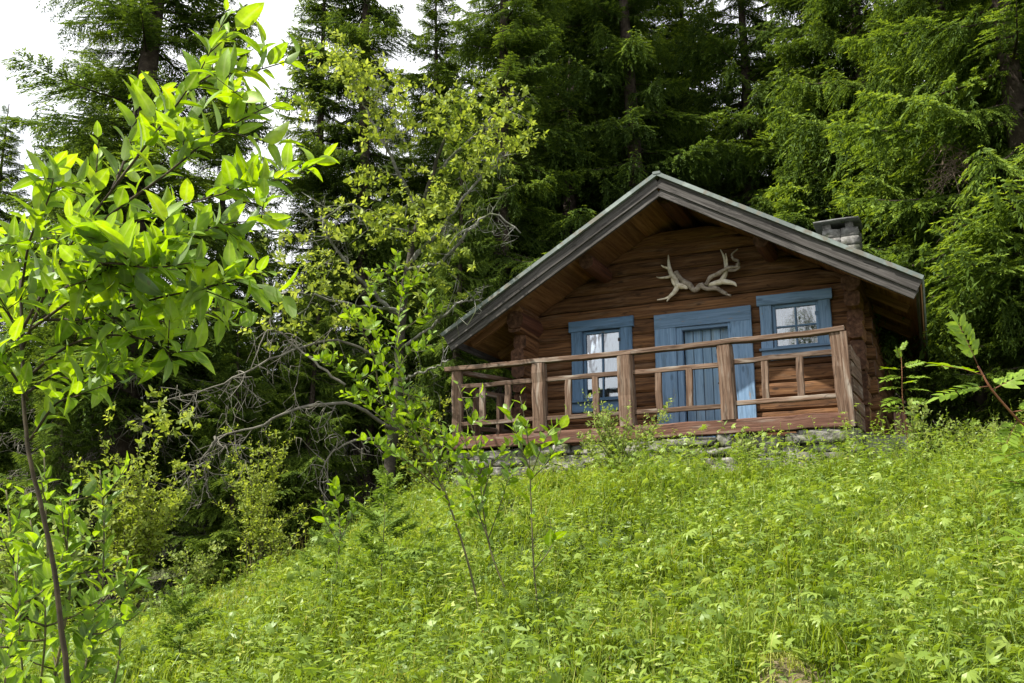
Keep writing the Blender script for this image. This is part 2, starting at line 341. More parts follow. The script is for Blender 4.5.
# ------------------------------------------------------------------ ground
SX = np.array([-60, -9, -6, -4.3, -2.65, -1.45, -.9, 1.5, 3.5, 5.5, 8, 60]); SV = np.array([.02, .02, .035, .066, .122, .162, .194, .231, .243, .257, .262, .262])
DIPS = ((-.62, 5.3, .30, .17), (.9, 7.2, .45, .16), (2.0, 5.2, .35, .15), (-1.9, 7.6, .5, .18), (-2.9, 9.3, .6, .2), (3.0, 8.0, .5, .14), (-3.6, 11.0, .5, .18), (.1, 9.2, .5, .13), (3.2, 11.1, .75, .13))
def hsh(x, y, s, k): return np.sin(x * s + 1.3 * k) * np.cos(y * s * 1.13 - 2.1 * k)
def ground_z(x, y):
    x = np.asarray(x, float); y = np.asarray(y, float)
    s = np.interp(x, SX, SV); s = .5 * s + .25 * (np.interp(x - .6, SX, SV) + np.interp(x + .6, SX, SV))
    ridge = 13.2 + .0 * x
    yy = np.minimum(y, ridge)
    z = s * yy
    cap = 2.50 + .07 * np.maximum(x - 3.5, 0)
    z = np.where(x > -1.4, -np.logaddexp(-z * 9, -cap * 9) / 9, z)
    z = z + np.where(y > ridge, (y - ridge) * (.02 + .10 * np.clip((x + 2) / 6, 0, 1)), 0)
    z = z + np.where(y > 22, (y - 22) * .16, 0)
    for dx_, dy_, rr_, dp_ in DIPS: z = z - dp_ * np.exp(-((x - dx_) ** 2 + (y - dy_) ** 2) / rr_ ** 2)
    z = z + .05 * hsh(x, y, 2.9, 6) * np.clip(-x - .5, 0, 1) * np.clip((y - 4) / 3, 0, 1) + .035 * hsh(x, y, 2.3, 1) + .025 * hsh(x, y, 4.7, 2) + .05 * hsh(x, y, .9, 3) * np.clip((y - 1) / 4, 0, 1)
    return z
def grid(x0, x1, nx, y0, y1, ny, zoff):
    X, Y = np.meshgrid(np.linspace(x0, x1, nx), np.linspace(y0, y1, ny))
    i = np.arange(ny - 1)[:, None] * nx + np.arange(nx - 1)[None]
    q = np.stack([i, i + 1, i + nx + 1, i + nx], -1).reshape(-1, 4)
    return np.stack([X.ravel(), Y.ravel(), ground_z(X, Y).ravel() + zoff], -1), q
m, nt_, pb, out = newmat('soil_and_moss'); M['ground'] = m
tc = N(nt_, 'ShaderNodeTexCoord'); n1 = N(nt_, 'ShaderNodeTexNoise'); n1.inputs['Scale'].default_value = 2.2; n1.inputs['Detail'].default_value = 9
nt_.links.new(tc.outputs['Object'], n1.inputs['Vector'])
r = ramp(nt_, [(.3, (.045, .035, .02)), (.48, (.05, .06, .016)), (.62, (.075, .105, .02)), (.75, (.14, .11, .06))])
nt_.links.new(n1.outputs['Fac'], r.inputs['Fac']); nt_.links.new(r.outputs['Color'], pb.inputs['Base Color']); pb.inputs['Roughness'].default_value = .95
n3 = N(nt_, 'ShaderNodeTexNoise'); n3.inputs['Scale'].default_value = 30; n3.inputs['Detail'].default_value = 4
nt_.links.new(tc.outputs['Object'], n3.inputs['Vector'])
bp = N(nt_, 'ShaderNodeBump'); bp.inputs['Distance'].default_value = .05; nt_.links.new(n3.outputs['Fac'], bp.inputs['Height']); nt_.links.new(bp.outputs['Normal'], pb.inputs['Normal'])
a = Acc()
gx = np.concatenate([np.linspace(-300, -12, 16)[:-1], np.linspace(-12, 12, 110), np.linspace(12, 300, 16)[1:]])
gy = np.concatenate([np.linspace(-60, 0, 8)[:-1], np.linspace(0, 20, 100), np.linspace(20, 60, 24)[1:], np.linspace(60, 500, 12)[1:]])
X, Y = np.meshgrid(gx, gy); nx = len(gx)
i = np.arange(len(gy) - 1)[:, None] * nx + np.arange(nx - 1)[None]
a.add(np.stack([X.ravel(), Y.ravel(), ground_z(X, Y).ravel()], -1), np.stack([i, i + 1, i + nx + 1, i + nx], -1).reshape(-1, 4))
tag(a.build('ground', M['ground'], None, True), kind='structure')

# ------------------------------------------------------------------ cabin
YAW = R(25)
CO = Vector((3.8825, 11.3, 1.5864 + CAM_Z))
def cabin_world(x, v, z):
    return np.array([CO.x + x * math.cos(YAW) + v * math.sin(YAW), CO.y - x * math.sin(YAW) + v * math.cos(YAW), CO.z + z])
class Wood:
    """beams and boards with UVs in metres along the grain; joins them as ONE mesh object"""
    def __init__(s): s.v = []; s.f = []; s.uv = []; s.mi = []
    def beam(s, p0, p1, wd, ht, up=(0, 0, 1), bev=.12, seg=1, jit=0, rnd=False, taper=1, twist=0):
        p0 = np.array(p0, float); p1 = np.array(p1, float); d = p1 - p0; Ln = np.linalg.norm(d); d /= Ln
        up = np.array(up, float); a = np.cross(d, up); a /= np.linalg.norm(a); b = np.cross(a, d)
        if rnd:
            k = 10; an = np.linspace(0, 2 * np.pi, k, endpoint=False) + .2
            sec = np.stack([np.cos(an) * .5, np.sin(an) * .5], -1)
            sec = np.sign(sec) * np.abs(sec) ** rnd * (.5 ** (1 - rnd))
        else:
            e = bev * min(wd, ht)
            ex, ey = e / wd, e / ht
            sec = np.array([(-.5 + ex, -.5), (.5 - ex, -.5), (.5, -.5 + ey), (.5, .5 - ey), (.5 - ex, .5), (-.5 + ex, .5), (-.5, .5 - ey), (-.5, -.5 + ey)])
        k = len(sec); per = np.concatenate([[0], np.cumsum(np.linalg.norm(np.diff(sec * [wd, ht], axis=0, append=sec[:1] * [wd, ht]), axis=1))])
        o = random.uniform(0, 60); base = len(s.v)
        for i in range(seg + 1):
            t = i / seg; sc = 1 + (taper - 1) * t
            jx, jy = random.gauss(0, jit), random.gauss(0, jit); js = 1 + random.gauss(0, jit * 2)
            for (x, y) in sec:
                q = p0 + d * Ln * t + a * (x * wd * sc * js + jx + random.gauss(0, jit * .4)) + b * (y * ht * sc * js + jy + random.gauss(0, jit * .4))
                s.v.append(q)
        for i in range(seg):
            for j in range(k):
                n0 = base + i * k + j; n1 = base + i * k + (j + 1) % k
                s.f.append((n0, n1, n1 + k, n0 + k)); s.mi.append(0)
                u0, u1 = o + Ln * i / seg, o + Ln * (i + 1) / seg
                s.uv += [(u0, o + per[j]), (u0, o + per[j + 1]), (u1, o + per[j + 1]), (u1, o + per[j])]
        for ring, rev in ((base, True), (base + seg * k, False)):
            idx = [ring + j for j in range(k)]
            if rev: idx.reverse()
            s.f.append(tuple(idx)); s.mi.append(1)
            s.uv += [(o + sec[(k - 1 - j) if rev else j][0] * wd * .1, o + sec[(k - 1 - j) if rev else j][1] * ht) for j in range(k)]
        return s
    def build(s, name, mat, parent=None, end=None, label=None):
        me = bpy.data.meshes.new(name); me.from_pydata([tuple(q) for q in s.v], [], s.f)
        uvl = me.uv_layers.new(name='UVMap'); uvl.data.foreach_set('uv', np.array(s.uv, np.float32).ravel())
        me.materials.append(mat)
        if end:
            me.materials.append(end); me.polygons.foreach_set('material_index', s.mi)
        me.validate(); me.update()
        o = bpy.data.objects.new(name, me); C.objects.link(o); o.parent = parent
        if label: o['label'] = label
        return o
cabin = thing('log_cabin', 'small brown log cabin with blue door and green metal roof on the grassy slope', 'cabin', CO, -YAW)
RX, RZ, SL = -2.185, 3.49, .585          # ridge position, height of the roof edge, slope
RV0, RV1 = .03, 6.1                      # roof front and rear
EL, ER = -5.33, .87                      # eaves
WV, WL, WR = 1.2, -4.5, .06              # front wall plane, left and right wall
WB = 5.4                                 # rear wall plane
def er_at(v): return ER - .25 * (v - RV0) / (RV1 - RV0)
def roof_under(x): return RZ - .20 - SL * abs(x - RX)
LH = .205
openings = [(-3.72, -3.14, .74, 1.76), (-2.34, -1.54, .05, 1.68), (-1.03, -.43, 1.24, 1.85)]
wall = Wood(); rows = []
z = .02; row = 0
while z < 3.3:
    h = LH * random.uniform(.88, 1.12); zc = z + h / 2
    half = (roof_under(RX) - (zc - h * .1)) / SL
    half += LH * .75 / SL
    x0, x1 = max(WL + .02, RX - half), min(WR - .02, RX + half)
    if zc > 3.2: break
    gaps = [(o[0], o[1]) for o in openings if o[2] < zc + h * .3 and o[3] > zc - h * .3]
    ivs = []; c = x0
    for g0, g1 in sorted(gaps): ivs.append((c, g0)); c = g1
    ivs.append((c, x1))
    for i0, i1 in ivs:
        if i1 - i0 > .06:
            wall.beam((i0, WV + .09, zc), (i1, WV + .09, zc), .17 + random.uniform(-.015, .015), h * 1.03, seg=max(2, int((i1 - i0) / .22)), jit=.0032, rnd=.46)
    z += h; row += 1
for p in wall.v: p[2] = min(p[2], RZ - .125 - SL * abs(p[0] - RX))   # gable logs are cut to the roof slope
wall.build('front_wall', M['log'], cabin, M['log_end'])
for nm, xs in (('side_wall', WL), ('side_wall', WR - .03)):
    sw = Wood(); z = .0; k = 0
    while z < 1.95:
        h = LH * random.uniform(.92, 1.08)
        vs = (.66 if xs < -2 else .93) + (k % 2) * .05 + random.uniform(-.03, .03)
        if z > 1.5: vs -= .12
        sw.beam((xs, vs, z + h / 2), (xs, WB + .2, z + h / 2), .2, h * 1.02, seg=14, jit=.006, rnd=.52)
        z += h; k += 1
    sw.build(nm, M['log'], cabin, M['log_end'])
rw = Wood(); z = .02
while z < 3.2:
    h = LH; zc = z + h / 2; half = (roof_under(RX) - zc) / SL
    x0, x1 = max(WL, RX - half), min(WR, RX + half)
    if x1 - x0 < .2: break
    rw.beam((x0, WB, zc), (x1, WB, zc), .17, h, seg=8, jit=.005, rnd=.66); z += h
rw.build('rear_wall', M['log'], cabin, M['log_end'])
le = Wood(); z = .12; k = 0
while z < 1.75:
    h = LH * random.uniform(.9, 1.1)
    le.beam((WR - .05, WV + .09, z + h / 2), (WR + .15 + random.uniform(-.05, .04), WV + .09, z + h / 2), .165, h * .84, seg=2, jit=.01, rnd=.6)
    z += h * 1.03
le.build('corner_log_end', M['log'], cabin, M['log_end'])
le = Wood(); z = .12
while z < 1.75:
    h = LH * random.uniform(.9, 1.1)
    le.beam((WL + .05, WV + .09, z + h / 2), (WL - .24, WV + .09, z + h / 2), .19, h * .92, seg=2, jit=.006, rnd=.72)
    z += h * 1.03
le.build('corner_log_end', M['log'], cabin, M['log_end'])
# dark interior floor and curtain-side lining so the windows look into a room
fl = Wood(); fl.beam((RX, 1.4, .02), (RX, WB - .1, .02), 4.3, .05); fl.build('room_floor', M['beam'], cabin)

# roof: boards, covering, barge boards, purlins
sof = Wood()
for side in (-1, 1):
    xe = EL if side < 0 else ER
    nb = 17
    for i in range(nb):
        t0, t1 = i / nb, (i + 1) / nb
        f = lambda t, v: RX + ((xe if side < 0 else er_at(v)) - RX) * t
        xa, xb = f((t0 + t1) / 2, RV0), f((t0 + t1) / 2, RV1)
        wdt = abs(xe - RX) / nb * math.sqrt(1 + SL * SL)
        za, zb = RZ - .10 - SL * abs(xa - RX), RZ - .10 - SL * abs(xb - RX)
        sof.beam((xa, RV0 + .05, za), (xb, RV1, zb), wdt * .985, .03, up=(SL * side, 0, 1), bev=.05, seg=2, jit=.001)
sof.build('roof_boarding', M['soffit'], cabin)
cov = Wood()
for side in (-1, 1):
    nb = 9; xe = EL - .03 if side < 0 else ER + .03
    for i in range(nb):
        t = (i + .5) / nb
        xa = RX + (xe - RX) * t; xb = RX + ((xe if side < 0 else xe - .25) - RX) * t
        wdt = abs(xe - RX) / nb * math.sqrt(1 + SL * SL)
        cov.beam((xa, RV0 - .07, RZ - .028 - SL * abs(xa - RX)), (xb, RV1 + .05, RZ - .028 - SL * abs(xb - RX)), wdt * 1.0, .05 + .002 * (i % 2), up=(SL * side, 0, 1), bev=.1)
cov.beam((RX, RV0 - .078, RZ - .022), (RX, RV1 + .06, RZ - .022), .10, .035)
cov.build('roof_covering', M['roof'], cabin)
nrm = 1 / math.sqrt(1 + SL * SL)
for side in (-1, 1):
    for dz, hh, dv, ins in ((-.135, .135, 0.0, 0), (-.262, .105, -.03, .05)):
        b = Wood(); xe = (EL + .02 + ins) if side < 0 else (ER - .02 - ins)
        xm = RX + side * .002
        b.beam((xm, RV0 - dv + .0, RZ + dz), (xe, RV0 - dv, RZ + dz - SL * abs(xe - RX)), .04, hh, up=(0, 0, 1), bev=.1, seg=12, jit=.0012)
        b.build('barge_board', M['barge'], cabin)
    b = Wood(); v0, v1 = RV0 + .06, RV1
    xa, xb = (EL + .05, EL + .05) if side < 0 else (ER - .05, er_at(v1) - .05)
    b.beam((xa, v0, RZ - .14 - SL * abs(xa - RX)), (xb, v1, RZ - .14 - SL * abs(xb - RX)), .035, .13, bev=.1, seg=8, jit=.001)
    b.build('eave_board', M['barge'], cabin)
def purl(name, x, v0, rr, dz=0, v1=WB + .4):
    b = Wood(); zc = RZ - .125 - rr - SL * abs(x - RX) - dz
    b.beam((x, v0, zc), (x, v1, zc), rr * 2, rr * 2, seg=8, jit=.004, rnd=.9); return b.build(name, M['beam'], cabin, M['log_end'])
purl('ridge_beam', RX, .28, .11)
purl('purlin', -3.36, .42, .105, .03); purl('purlin', -1.0, .5, .10, .03)
purl('wall_plate', WL + .03, .5, .13, .03); purl('wall_plate', WR - .03, .75, .12, .03)
for i in range(6):                       # rafter tails showing under the left eave, and the right
    v = .55 + i * .9
    for side in (-1, 1):
        b = Wood(); xa = WL + .1 if side < 0 else WR - .1; xb = EL + .16 if side < 0 else er_at(v) - .16
        b.beam((xa, v, RZ - .17 - SL * abs(xa - RX)), (xb, v, RZ - .17 - SL * abs(xb - RX)), .07, .10, up=(0, 0, 1), jit=.002)
        b.build('rafter_tail', M['soffit'], cabin)
# chimney
def rockmesh(acc, c, size, jit=.08, n=3, worn=.13):
    """one rough stone: a subdivided box with a worn, irregular surface"""
    L_ = np.linspace(-.5, .5, n + 1); faces = []
    verts = {}; vs = []
    def vid(p):
        k = tuple(np.round(p, 4))
        if k not in verts:
            verts[k] = len(vs); q = np.array(p, float)
            q = q * (1 - worn * np.linalg.norm(q) ** 2 * 1.2)
            vs.append(q + rng.normal(0, jit * .35, 3))
        return verts[k]
    for ax in range(3):
        for sg in (-.5, .5):
            for i in range(n):
                for j in range(n):
                    pp = []
                    for (di, dj) in ((0, 0), (1, 0), (1, 1), (0, 1)):
                        p = [0, 0, 0]; p[ax] = sg; p[(ax + 1) % 3] = L_[i + di]; p[(ax + 2) % 3] = L_[j + dj]; pp.append(vid(p))
                    faces.append(pp if sg > 0 else pp[::-1])
    acc.add(np.array(vs) * np.array(size) * 1.12 + np.array(c), np.array(faces))
CV, CX0, CX1 = 2.9, -.535, -.055
ch = Acc(); z = 2.11
while z < 3.28:
    for ix in range(2):
        for iy in range(2):
            rockmesh(ch, (CX0 + .14 + ix * .26, CV + .12 + iy * .24, z + .07), (.25, .23, .135), .05)
    z += .138
chim = ch.build('chimney', M['chimney'], cabin)
for px in (CX0 + .08, CX1 - .08):
    a = Acc(); rockmesh(a, (px, CV + .24, z + .05), (.11, .40, .12), .05); a.build('cap_support', M['chimney'], chim)
a = Acc(); rockmesh(a, ((CX0 + CX1) / 2 - .01, CV + .2, z + .112), (.63, .58, .03), .015, 4); a.build('cap_slab', M['slate'], chim)
a = Acc(); rockmesh(a, ((CX0 + CX1) / 2 + .03, CV + .15, z + .155), (.24, .16, .06), .04); a.build('cap_stone', M['chimney'], chim)

# glass, curtain
m, nt_, pb, out = newmat('window_glass'); M['glass'] = m
gl = N(nt_, 'ShaderNodeBsdfGlossy'); gl.inputs['Roughness'].default_value = .02; gl.inputs['Color'].default_value = (.95, .97, 1, 1)
trn = N(nt_, 'ShaderNodeBsdfTransparent'); trn.inputs['Color'].default_value = (.85, .9, .92, 1)
ms = N(nt_, 'ShaderNodeMixShader'); fr = N(nt_, 'ShaderNodeFresnel'); fr.inputs['IOR'].default_value = 2.5
nb_ = N(nt_, 'ShaderNodeTexNoise'); nb_.inputs['Scale'].default_value = 3; b_ = N(nt_, 'ShaderNodeBump'); b_.inputs['Strength'].default_value = .08; b_.inputs['Distance'].default_value = .02
nt_.links.new(nb_.outputs['Fac'], b_.inputs['Height']); nt_.links.new(b_.outputs['Normal'], gl.inputs['Normal'])
nt_.links.new(fr.outputs[0], ms.inputs[0]); nt_.links.new(trn.outputs[0], ms.inputs[1]); nt_.links.new(gl.outputs[0], ms.inputs[2]); nt_.links.new(ms.outputs[0], out.inputs['Surface']); nt_.nodes.remove(pb)
M['curtain'] = leafmat('white_curtain', [(.72, .73, .75), (.8, .8, .8)], .35, .02)
M['curtain_tan'] = leafmat('tan_curtain', [(.30, .22, .16), (.4, .3, .22)], .3, .02)
M['black'] = noisemat('dark_iron', [(.4, (.02, .02, .022)), (.6, (.05, .05, .055))], 20, .5, .2, .003)

def window(x0, x1, z0, z1, mat, cas, head, sill_w, cols, rows_, nm):
    """x0..x1, z0..z1: the sash; cas: width of the casing boards"""
    v = WV - .012
    fr_ = Wood()
    fr_.beam((x0 - cas / 2, v, z0 - cas), (x0 - cas / 2, v, z1 + .004), cas, .045, up=(0, -1, 0), seg=3, jit=.0015)
    win = fr_.build('window', mat, cabin)
    fr_ = Wood(); fr_.beam((x1 + cas / 2, v, z0 - cas), (x1 + cas / 2, v, z1 + .004), cas, .045, up=(0, -1, 0), seg=3, jit=.0015); fr_.build('casing_board', mat, win)
    h = Wood(); h.beam((x0 - cas - .03, v - .012, z1 + head / 2), (x1 + cas + .03, v - .012, z1 + head / 2), .065, head, seg=4, jit=.0015)
    h.build('head_board', mat, win)
    s = Wood(); s.beam((x0 - cas + .003, v - .004, z0 - cas / 2), (x1 + cas - .003, v - .004, z0 - cas / 2), .05, cas * .98, seg=3, jit=.001)
    s.beam((x0 - cas - .02, v - .045, z0 - cas * .06), (x1 + cas + .02, v - .045, z0 - cas * .06), .06, .03); s.build('sill', mat, win)
    sa = Wood(); vs = WV + .035; t = .042
    sa.beam((x0 + t / 2, vs, z0), (x0 + t / 2, vs, z1), t, .04, up=(0, -1, 0)); sa.beam((x1 - t / 2, vs, z0), (x1 - t / 2, vs, z1), t, .04, up=(0, -1, 0))
    sa.beam((x0 + t, vs, z0 + t / 2), (x1 - t, vs, z0 + t / 2), .038, t); sa.beam((x0 + t, vs, z1 - t / 2), (x1 - t, vs, z1 - t / 2), .038, t)
    for i in range(1, cols):
        x = x0 + (x1 - x0) * i / cols; sa.beam((x, vs, z0 + t), (x, vs, z1 - t), .024, .034, up=(0, -1, 0))
    for i in range(1, rows_):
        zz = z0 + (z1 - z0) * i / rows_; sa.beam((x0 + t, vs, zz), (x1 - t, vs, zz), .030, .022)
    # reveal boards round the sash
    sa.beam((x0 - .012, WV + .05, z0), (x0 - .012, WV + .05, z1), .022, .10, up=(0, -1, 0)); sa.beam((x1 + .012, WV + .05, z0), (x1 + .012, WV + .05, z1), .022, .10, up=(0, -1, 0))
    sa.build('sash', mat, win)
    g = Acc(); g.add([(x0 + t, vs + .006, z0 + t), (x1 - t, vs + .006, z0 + t), (x1 - t, vs + .006, z1 - t), (x0 + t, vs + .006, z1 - t)], [(0, 1, 2, 3)])
    g.add(g.v[0] + np.array([0, .004, 0]), [(3, 2, 1, 0)])
    g.build('pane', M['glass'], win)
    for zz in (z0 + .16, z1 - .16):
        hg = Wood(); hg.beam((x1 - .05, vs - .03, zz), (x1 + .02, vs - .03, zz), .012, .05); hg.build('hinge', M['black'] if nm == 'L' else mat, win)
    return win
def curtain(x0, x1, pts, mat, parent, v):
    a = Acc(); n = 30
    xs = np.linspace(x0, x1, n); zt, zb = pts
    tz = zt(xs) if callable(zt) else np.full(n, zt)
    vv = v + .012 * np.sin(xs * 70) + .006 * np.sin(xs * 31)
    top = np.stack([xs, vv, tz], -1); bot = np.stack([xs, vv, np.full(n, zb)], -1)
    i = np.arange(n - 1)
    a.add(np.concatenate([bot, top]), np.stack([i, i + 1, i + n + 1, i + n], -1))
    return a.build('curtain', mat, parent, True)
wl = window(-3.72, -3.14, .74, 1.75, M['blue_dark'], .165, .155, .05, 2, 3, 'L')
curtain(-3.72, -3.14, (lambda x: np.minimum(1.74, 1.58 + (x + 3.69) * 1.0), .72), M['curtain'], wl, WV + .066)
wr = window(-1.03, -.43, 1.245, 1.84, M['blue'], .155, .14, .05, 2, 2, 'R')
curtain(-.66, -.47, (1.83, 1.26), M['curtain_tan'], wr, WV + .12); curtain(-.99, -.93, (1.83, 1.26), M['curtain'], wr, WV + .12)
# door: casing, frame, planks, threshold, handle
dc = Wood(); v = WV - .014
dc.beam((-2.49, v, .03), (-2.49, v, 1.668), .30, .05, up=(0, -1, 0), bev=.06, seg=4, jit=.0012)
dc.beam((-1.44, v, .03), (-1.44, v, 1.668), .28, .05, up=(0, -1, 0), bev=.06, seg=4, jit=.0012)
dc.beam((-2.64, v - .003, 1.77), (-1.30, v - .003, 1.77), .052, .20, bev=.06, seg=4, jit=.0012)
door_c = dc.build('door_frame', M['blue'], cabin)
df_ = Wood()
df_.beam((-2.30, WV + .03, .03), (-2.30, WV + .03, 1.67), .085, .09, up=(0, -1, 0)); df_.beam((-1.60, WV + .03, .03), (-1.60, WV + .03, 1.67), .05, .09, up=(0, -1, 0))
df_.beam((-2.26, WV + .03, 1.645), (-1.62, WV + .03, 1.645), .09, .05)
df_.build('door_jamb', M['blue'], door_c)
dd = Wood(); xs = np.linspace(-2.255, -1.63, 6)
for i in range(5): dd.beam((.5 * (xs[i] + xs[i + 1]), WV + .11, .06), (.5 * (xs[i] + xs[i + 1]), WV + .11, 1.64), (xs[i + 1] - xs[i]) * .93, .035, up=(0, -1, 0), bev=.12)
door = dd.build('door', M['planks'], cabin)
hd = Acc(); tube(hd, [(-1.70, WV + .06, .86), (-1.70, WV + .03, .865), (-1.76, WV + .03, .862), (-1.80, WV + .035, .855)], .011, 6)
tube(hd, [(-1.70, WV + .093, .80), (-1.70, WV + .088, .93)], .02, 4); hd.build('door_handle', M['black'], door)

# porch: floor, front beam, posts, rails, balusters, side screen
fl = Wood()
for i in range(8): fl.beam((-5.2, .08 + i * .145, .155), (.02, .08 + i * .145, .155), .138, .03, seg=6, jit=.001)
fl.build('porch_floor', M['deck'], cabin)
bm_ = Wood(); bm_.beam((-5.24, 0.0, .075), (.0, 0.0, .085), .10, .17, seg=22, jit=.004, bev=.1); bm_.build('porch_beam', M['deck'], cabin)
bm_ = Wood(); bm_.beam((-5.19, .05, .06), (-5.0, 1.25, .06), .09, .15, seg=4, jit=.002); bm_.build('porch_beam', M['deck'], cabin)
rl = Wood()
rl.beam((-5.29, -.01, 1.10), (-2.6, -.01, 1.105), .115, .062, seg=12, jit=.003); rl.beam((-2.6, -.01, 1.105), (.0, -.01, 1.145), .11, .062, seg=12, jit=.003)
segs = [(-5.10, -4.0), (-3.78, -2.79), (-2.58, -1.5), (-1.31, -.17)]
for (xa, xb) in segs:
    zo = .04 if xb > -.5 else 0
    rl.beam((xa - .04, .0, .85 + zo * .6), (xb + .04, .0, .85 + zo * 1.1), .05, .06, seg=5, jit=.003)
    rl.beam((xa - .04, .0, .335 + zo * .6), (xb + .04, .0, .335 + zo), .055, .058, seg=5, jit=.003)
# left return of the rail
rl.beam((-5.17, .03, 1.085), (-4.72, 1.22, 1.09), .10, .06, seg=5, jit=.003)
rl.beam((-5.13, .05, .84), (-4.72, 1.2, .84), .05, .07, seg=5, jit=.003); rl.beam((-5.13, .05, .335), (-4.72, 1.2, .335), .05, .06, seg=5, jit=.003)
rail = rl.build('porch_railing', M['rail'], cabin)
for (x, wd, zt) in ((-5.12, .145, 1.07), (-3.89, .19, 1.07), (-2.69, .205, 1.07), (-1.41, .185, 1.09), (-.10, .16, 1.115)):
    b = Wood(); b.beam((x + (.045 if x > -.2 else .02), .005, .165 if x < -.2 else .17), (x, .005, zt), wd, wd * .62 if x > -.2 else wd * .75, up=(0, -1, 0), bev=.2, seg=7, jit=.0035)
    b.build('post', M['rail'], rail)
b = Wood(); b.beam((.012, -.055, .0), (-.012, -.045, 1.112), .075, .04, up=(0, -1, 0), seg=6, jit=.002); b.build('corner_board', M['rail'], rail)
for x in (-4.725, -4.345, -3.475, -3.09, -2.255, -1.87, -.945, -.54):
    b = Wood(); z1 = .84 + (.04 if x > -1.2 else 0)
    b.beam((x, .0, .35 + (.03 if x > -1.2 else 0)), (x + random.uniform(-.01, .01), .0, z1), .082, .05, up=(0, -1, 0), seg=4, jit=.003); b.build('baluster', M['rail'], rail)
for v in (.38, .82):
    b = Wood(); x = -5.13 + .41 * v / 1.2; b.beam((x, v, .16), (x, v, .83), .05, .17, up=(0, -1, 0), seg=3, jit=.003); b.build('baluster', M['rail'], rail)
sc_ = Wood()
for i, z in enumerate((.12, .315, .51, .70, .885)):
    sc_.beam((.03, .05, z), (.05, 1.16, z + random.uniform(-.015, .015)), .03, .165, seg=4, jit=.003)
sc_.build('side_screen', M['rail'], rail)

# stone foundation
st = Acc(); x = -5.15
zb = -.42
for lay in range(4):
    x = -5.2 + random.uniform(0, .15)
    while x < -.05:
        wd = random.choice((random.uniform(.14, .26), random.uniform(.32, .75), random.uniform(.32, .75))); ht = random.uniform(.08, .135)
        wd = min(wd, .05 - x)
        if wd < .1: break
        rockmesh(st, (x + wd / 2, .2 + random.uniform(-.08, .05), -.02 - .125 * (lay + .5) + random.uniform(-.025, .02)), (wd * random.uniform(.9, 1.02), .36 * random.uniform(.8, 1.1), ht), .12, 4, .05)
        x += wd + random.uniform(.0, .03)
for lay in range(4):
    v = .5
    while v < WB:
        wd = random.uniform(.3, .55)
        rockmesh(st, (WR - .05, v + wd / 2, -.005 - .13 * (lay + .5)), (.3, wd, .125), .07); v += wd + .01
for lay in range(4):
    v = .5
    while v < WB:
        wd = random.uniform(.3, .55)
        rockmesh(st, (-5.05 if v < 1.2 else WL, v + wd / 2, -.005 - .13 * (lay + .5)), (.3, wd, .125), .07); v += wd + .01
st.build('stone_foundation', M['stone'], cabin)

# antlers and driftwood on the gable
def horn(name, label, cat, mat, strokes):
    """strokes: polylines in the wall's own plane with a radius at each end"""
    base = cabin_world(strokes[0][0][0][0], WV - .04, strokes[0][0][0][1])
    a = Acc()
    for pts, r0, r1, fl_ in strokes:
        p = np.array([cabin_world(x, WV - .03 - dv, z) for x, z, dv in pts]) - base
        n = max(8, len(pts) * 4); sp = spline(p, n); tt = np.linspace(0, 1, n)
        rad = r0 + (r1 - r0) * tt + (fl_ * np.sin(np.pi * tt) if fl_ else 0)
        rad *= .84 if name == 'antler' else .92; rad *= 1 + (.03 if name == 'antler' else .13) * np.sin(tt * 23 + r0 * 900)
        tube(a, sp, rad, 8)
    o = a.build(name, mat, None, True); o.location = base
    return tag(o, label, cat)
def q(px, py, dv=.05): 
    # picture fractions on the enlarged gable view turned into wall coordinates
    X = 640 + px / 6.207; Y = 230 + py / 6.207
    d0 = at(X, Y, 1.0) - np.array([0, 0, CAM_Z]); nv = np.array([math.sin(YAW), math.cos(YAW), 0])
    w0 = np.array(CO) + nv * (WV - .05) - np.array([0, 0, CAM_Z]); p = d0 * (w0 @ nv) / (d0 @ nv) + np.array([0, 0, CAM_Z]) - np.array(CO)
    return (p[0] * math.cos(YAW) - p[1] * math.sin(YAW), p[2], dv)
horn('antler', 'pale palmed antler at the left end of the gable decoration, its lower tines pointing left', 'antler', M['antler'], [
    ([q(300, 362), q(262, 352), q(232, 345)], .026, .05, .01), ([q(236, 352), q(222, 310), q(195, 268), q(183, 215), q(180, 158)], .05, .008, .012),
    ([q(196, 275), q(182, 245), q(150, 232), q(136, 222)], .03, .007, 0), ([q(200, 290), q(165, 298), q(128, 300), q(106, 294)], .03, .007, 0),
    ([q(238, 350), q(220, 385), q(190, 415), q(170, 446)], .05, .008, .006), ([q(200, 408), q(160, 428), q(110, 437)], .026, .007, 0), ([q(236, 348), q(215, 330), q(205, 300)], .05, .03, 0)])
horn('antler', 'pale antler at the right end of the gable decoration, tines rising and pointing right', 'antler', M['antler'], [
    ([q(430, 348, .07), q(480, 335, .07), q(520, 325, .07)], .026, .045, .01), ([q(505, 330, .07), q(530, 290, .07), q(540, 240, .07), q(527, 175, .06), q(504, 126, .06)], .045, .007, .008),
    ([q(540, 245, .07), q(545, 200, .07), q(538, 152, .07)], .03, .007, 0), ([q(505, 325, .07), q(550, 330, .08), q(590, 340, .09), q(608, 358, .1)], .045, .008, .012)])
horn('driftwood', 'twisted grey driftwood piece in the middle of the gable, running down between the two antlers', 'driftwood', M['driftwood'], [
    ([q(222, 262, .03), q(262, 312, .04), q(310, 345, .05), q(345, 378, .06), q(385, 350, .07), q(420, 372, .08), q(480, 368, .08), q(530, 400, .08), q(572, 415, .08)], .038, .014, .016),
    ([q(500, 378, .08), q(545, 402, .09)], .03, .02, 0), ([q(235, 280, .03), q(225, 300, .03), q(240, 322, .04)], .022, .012, 0)])
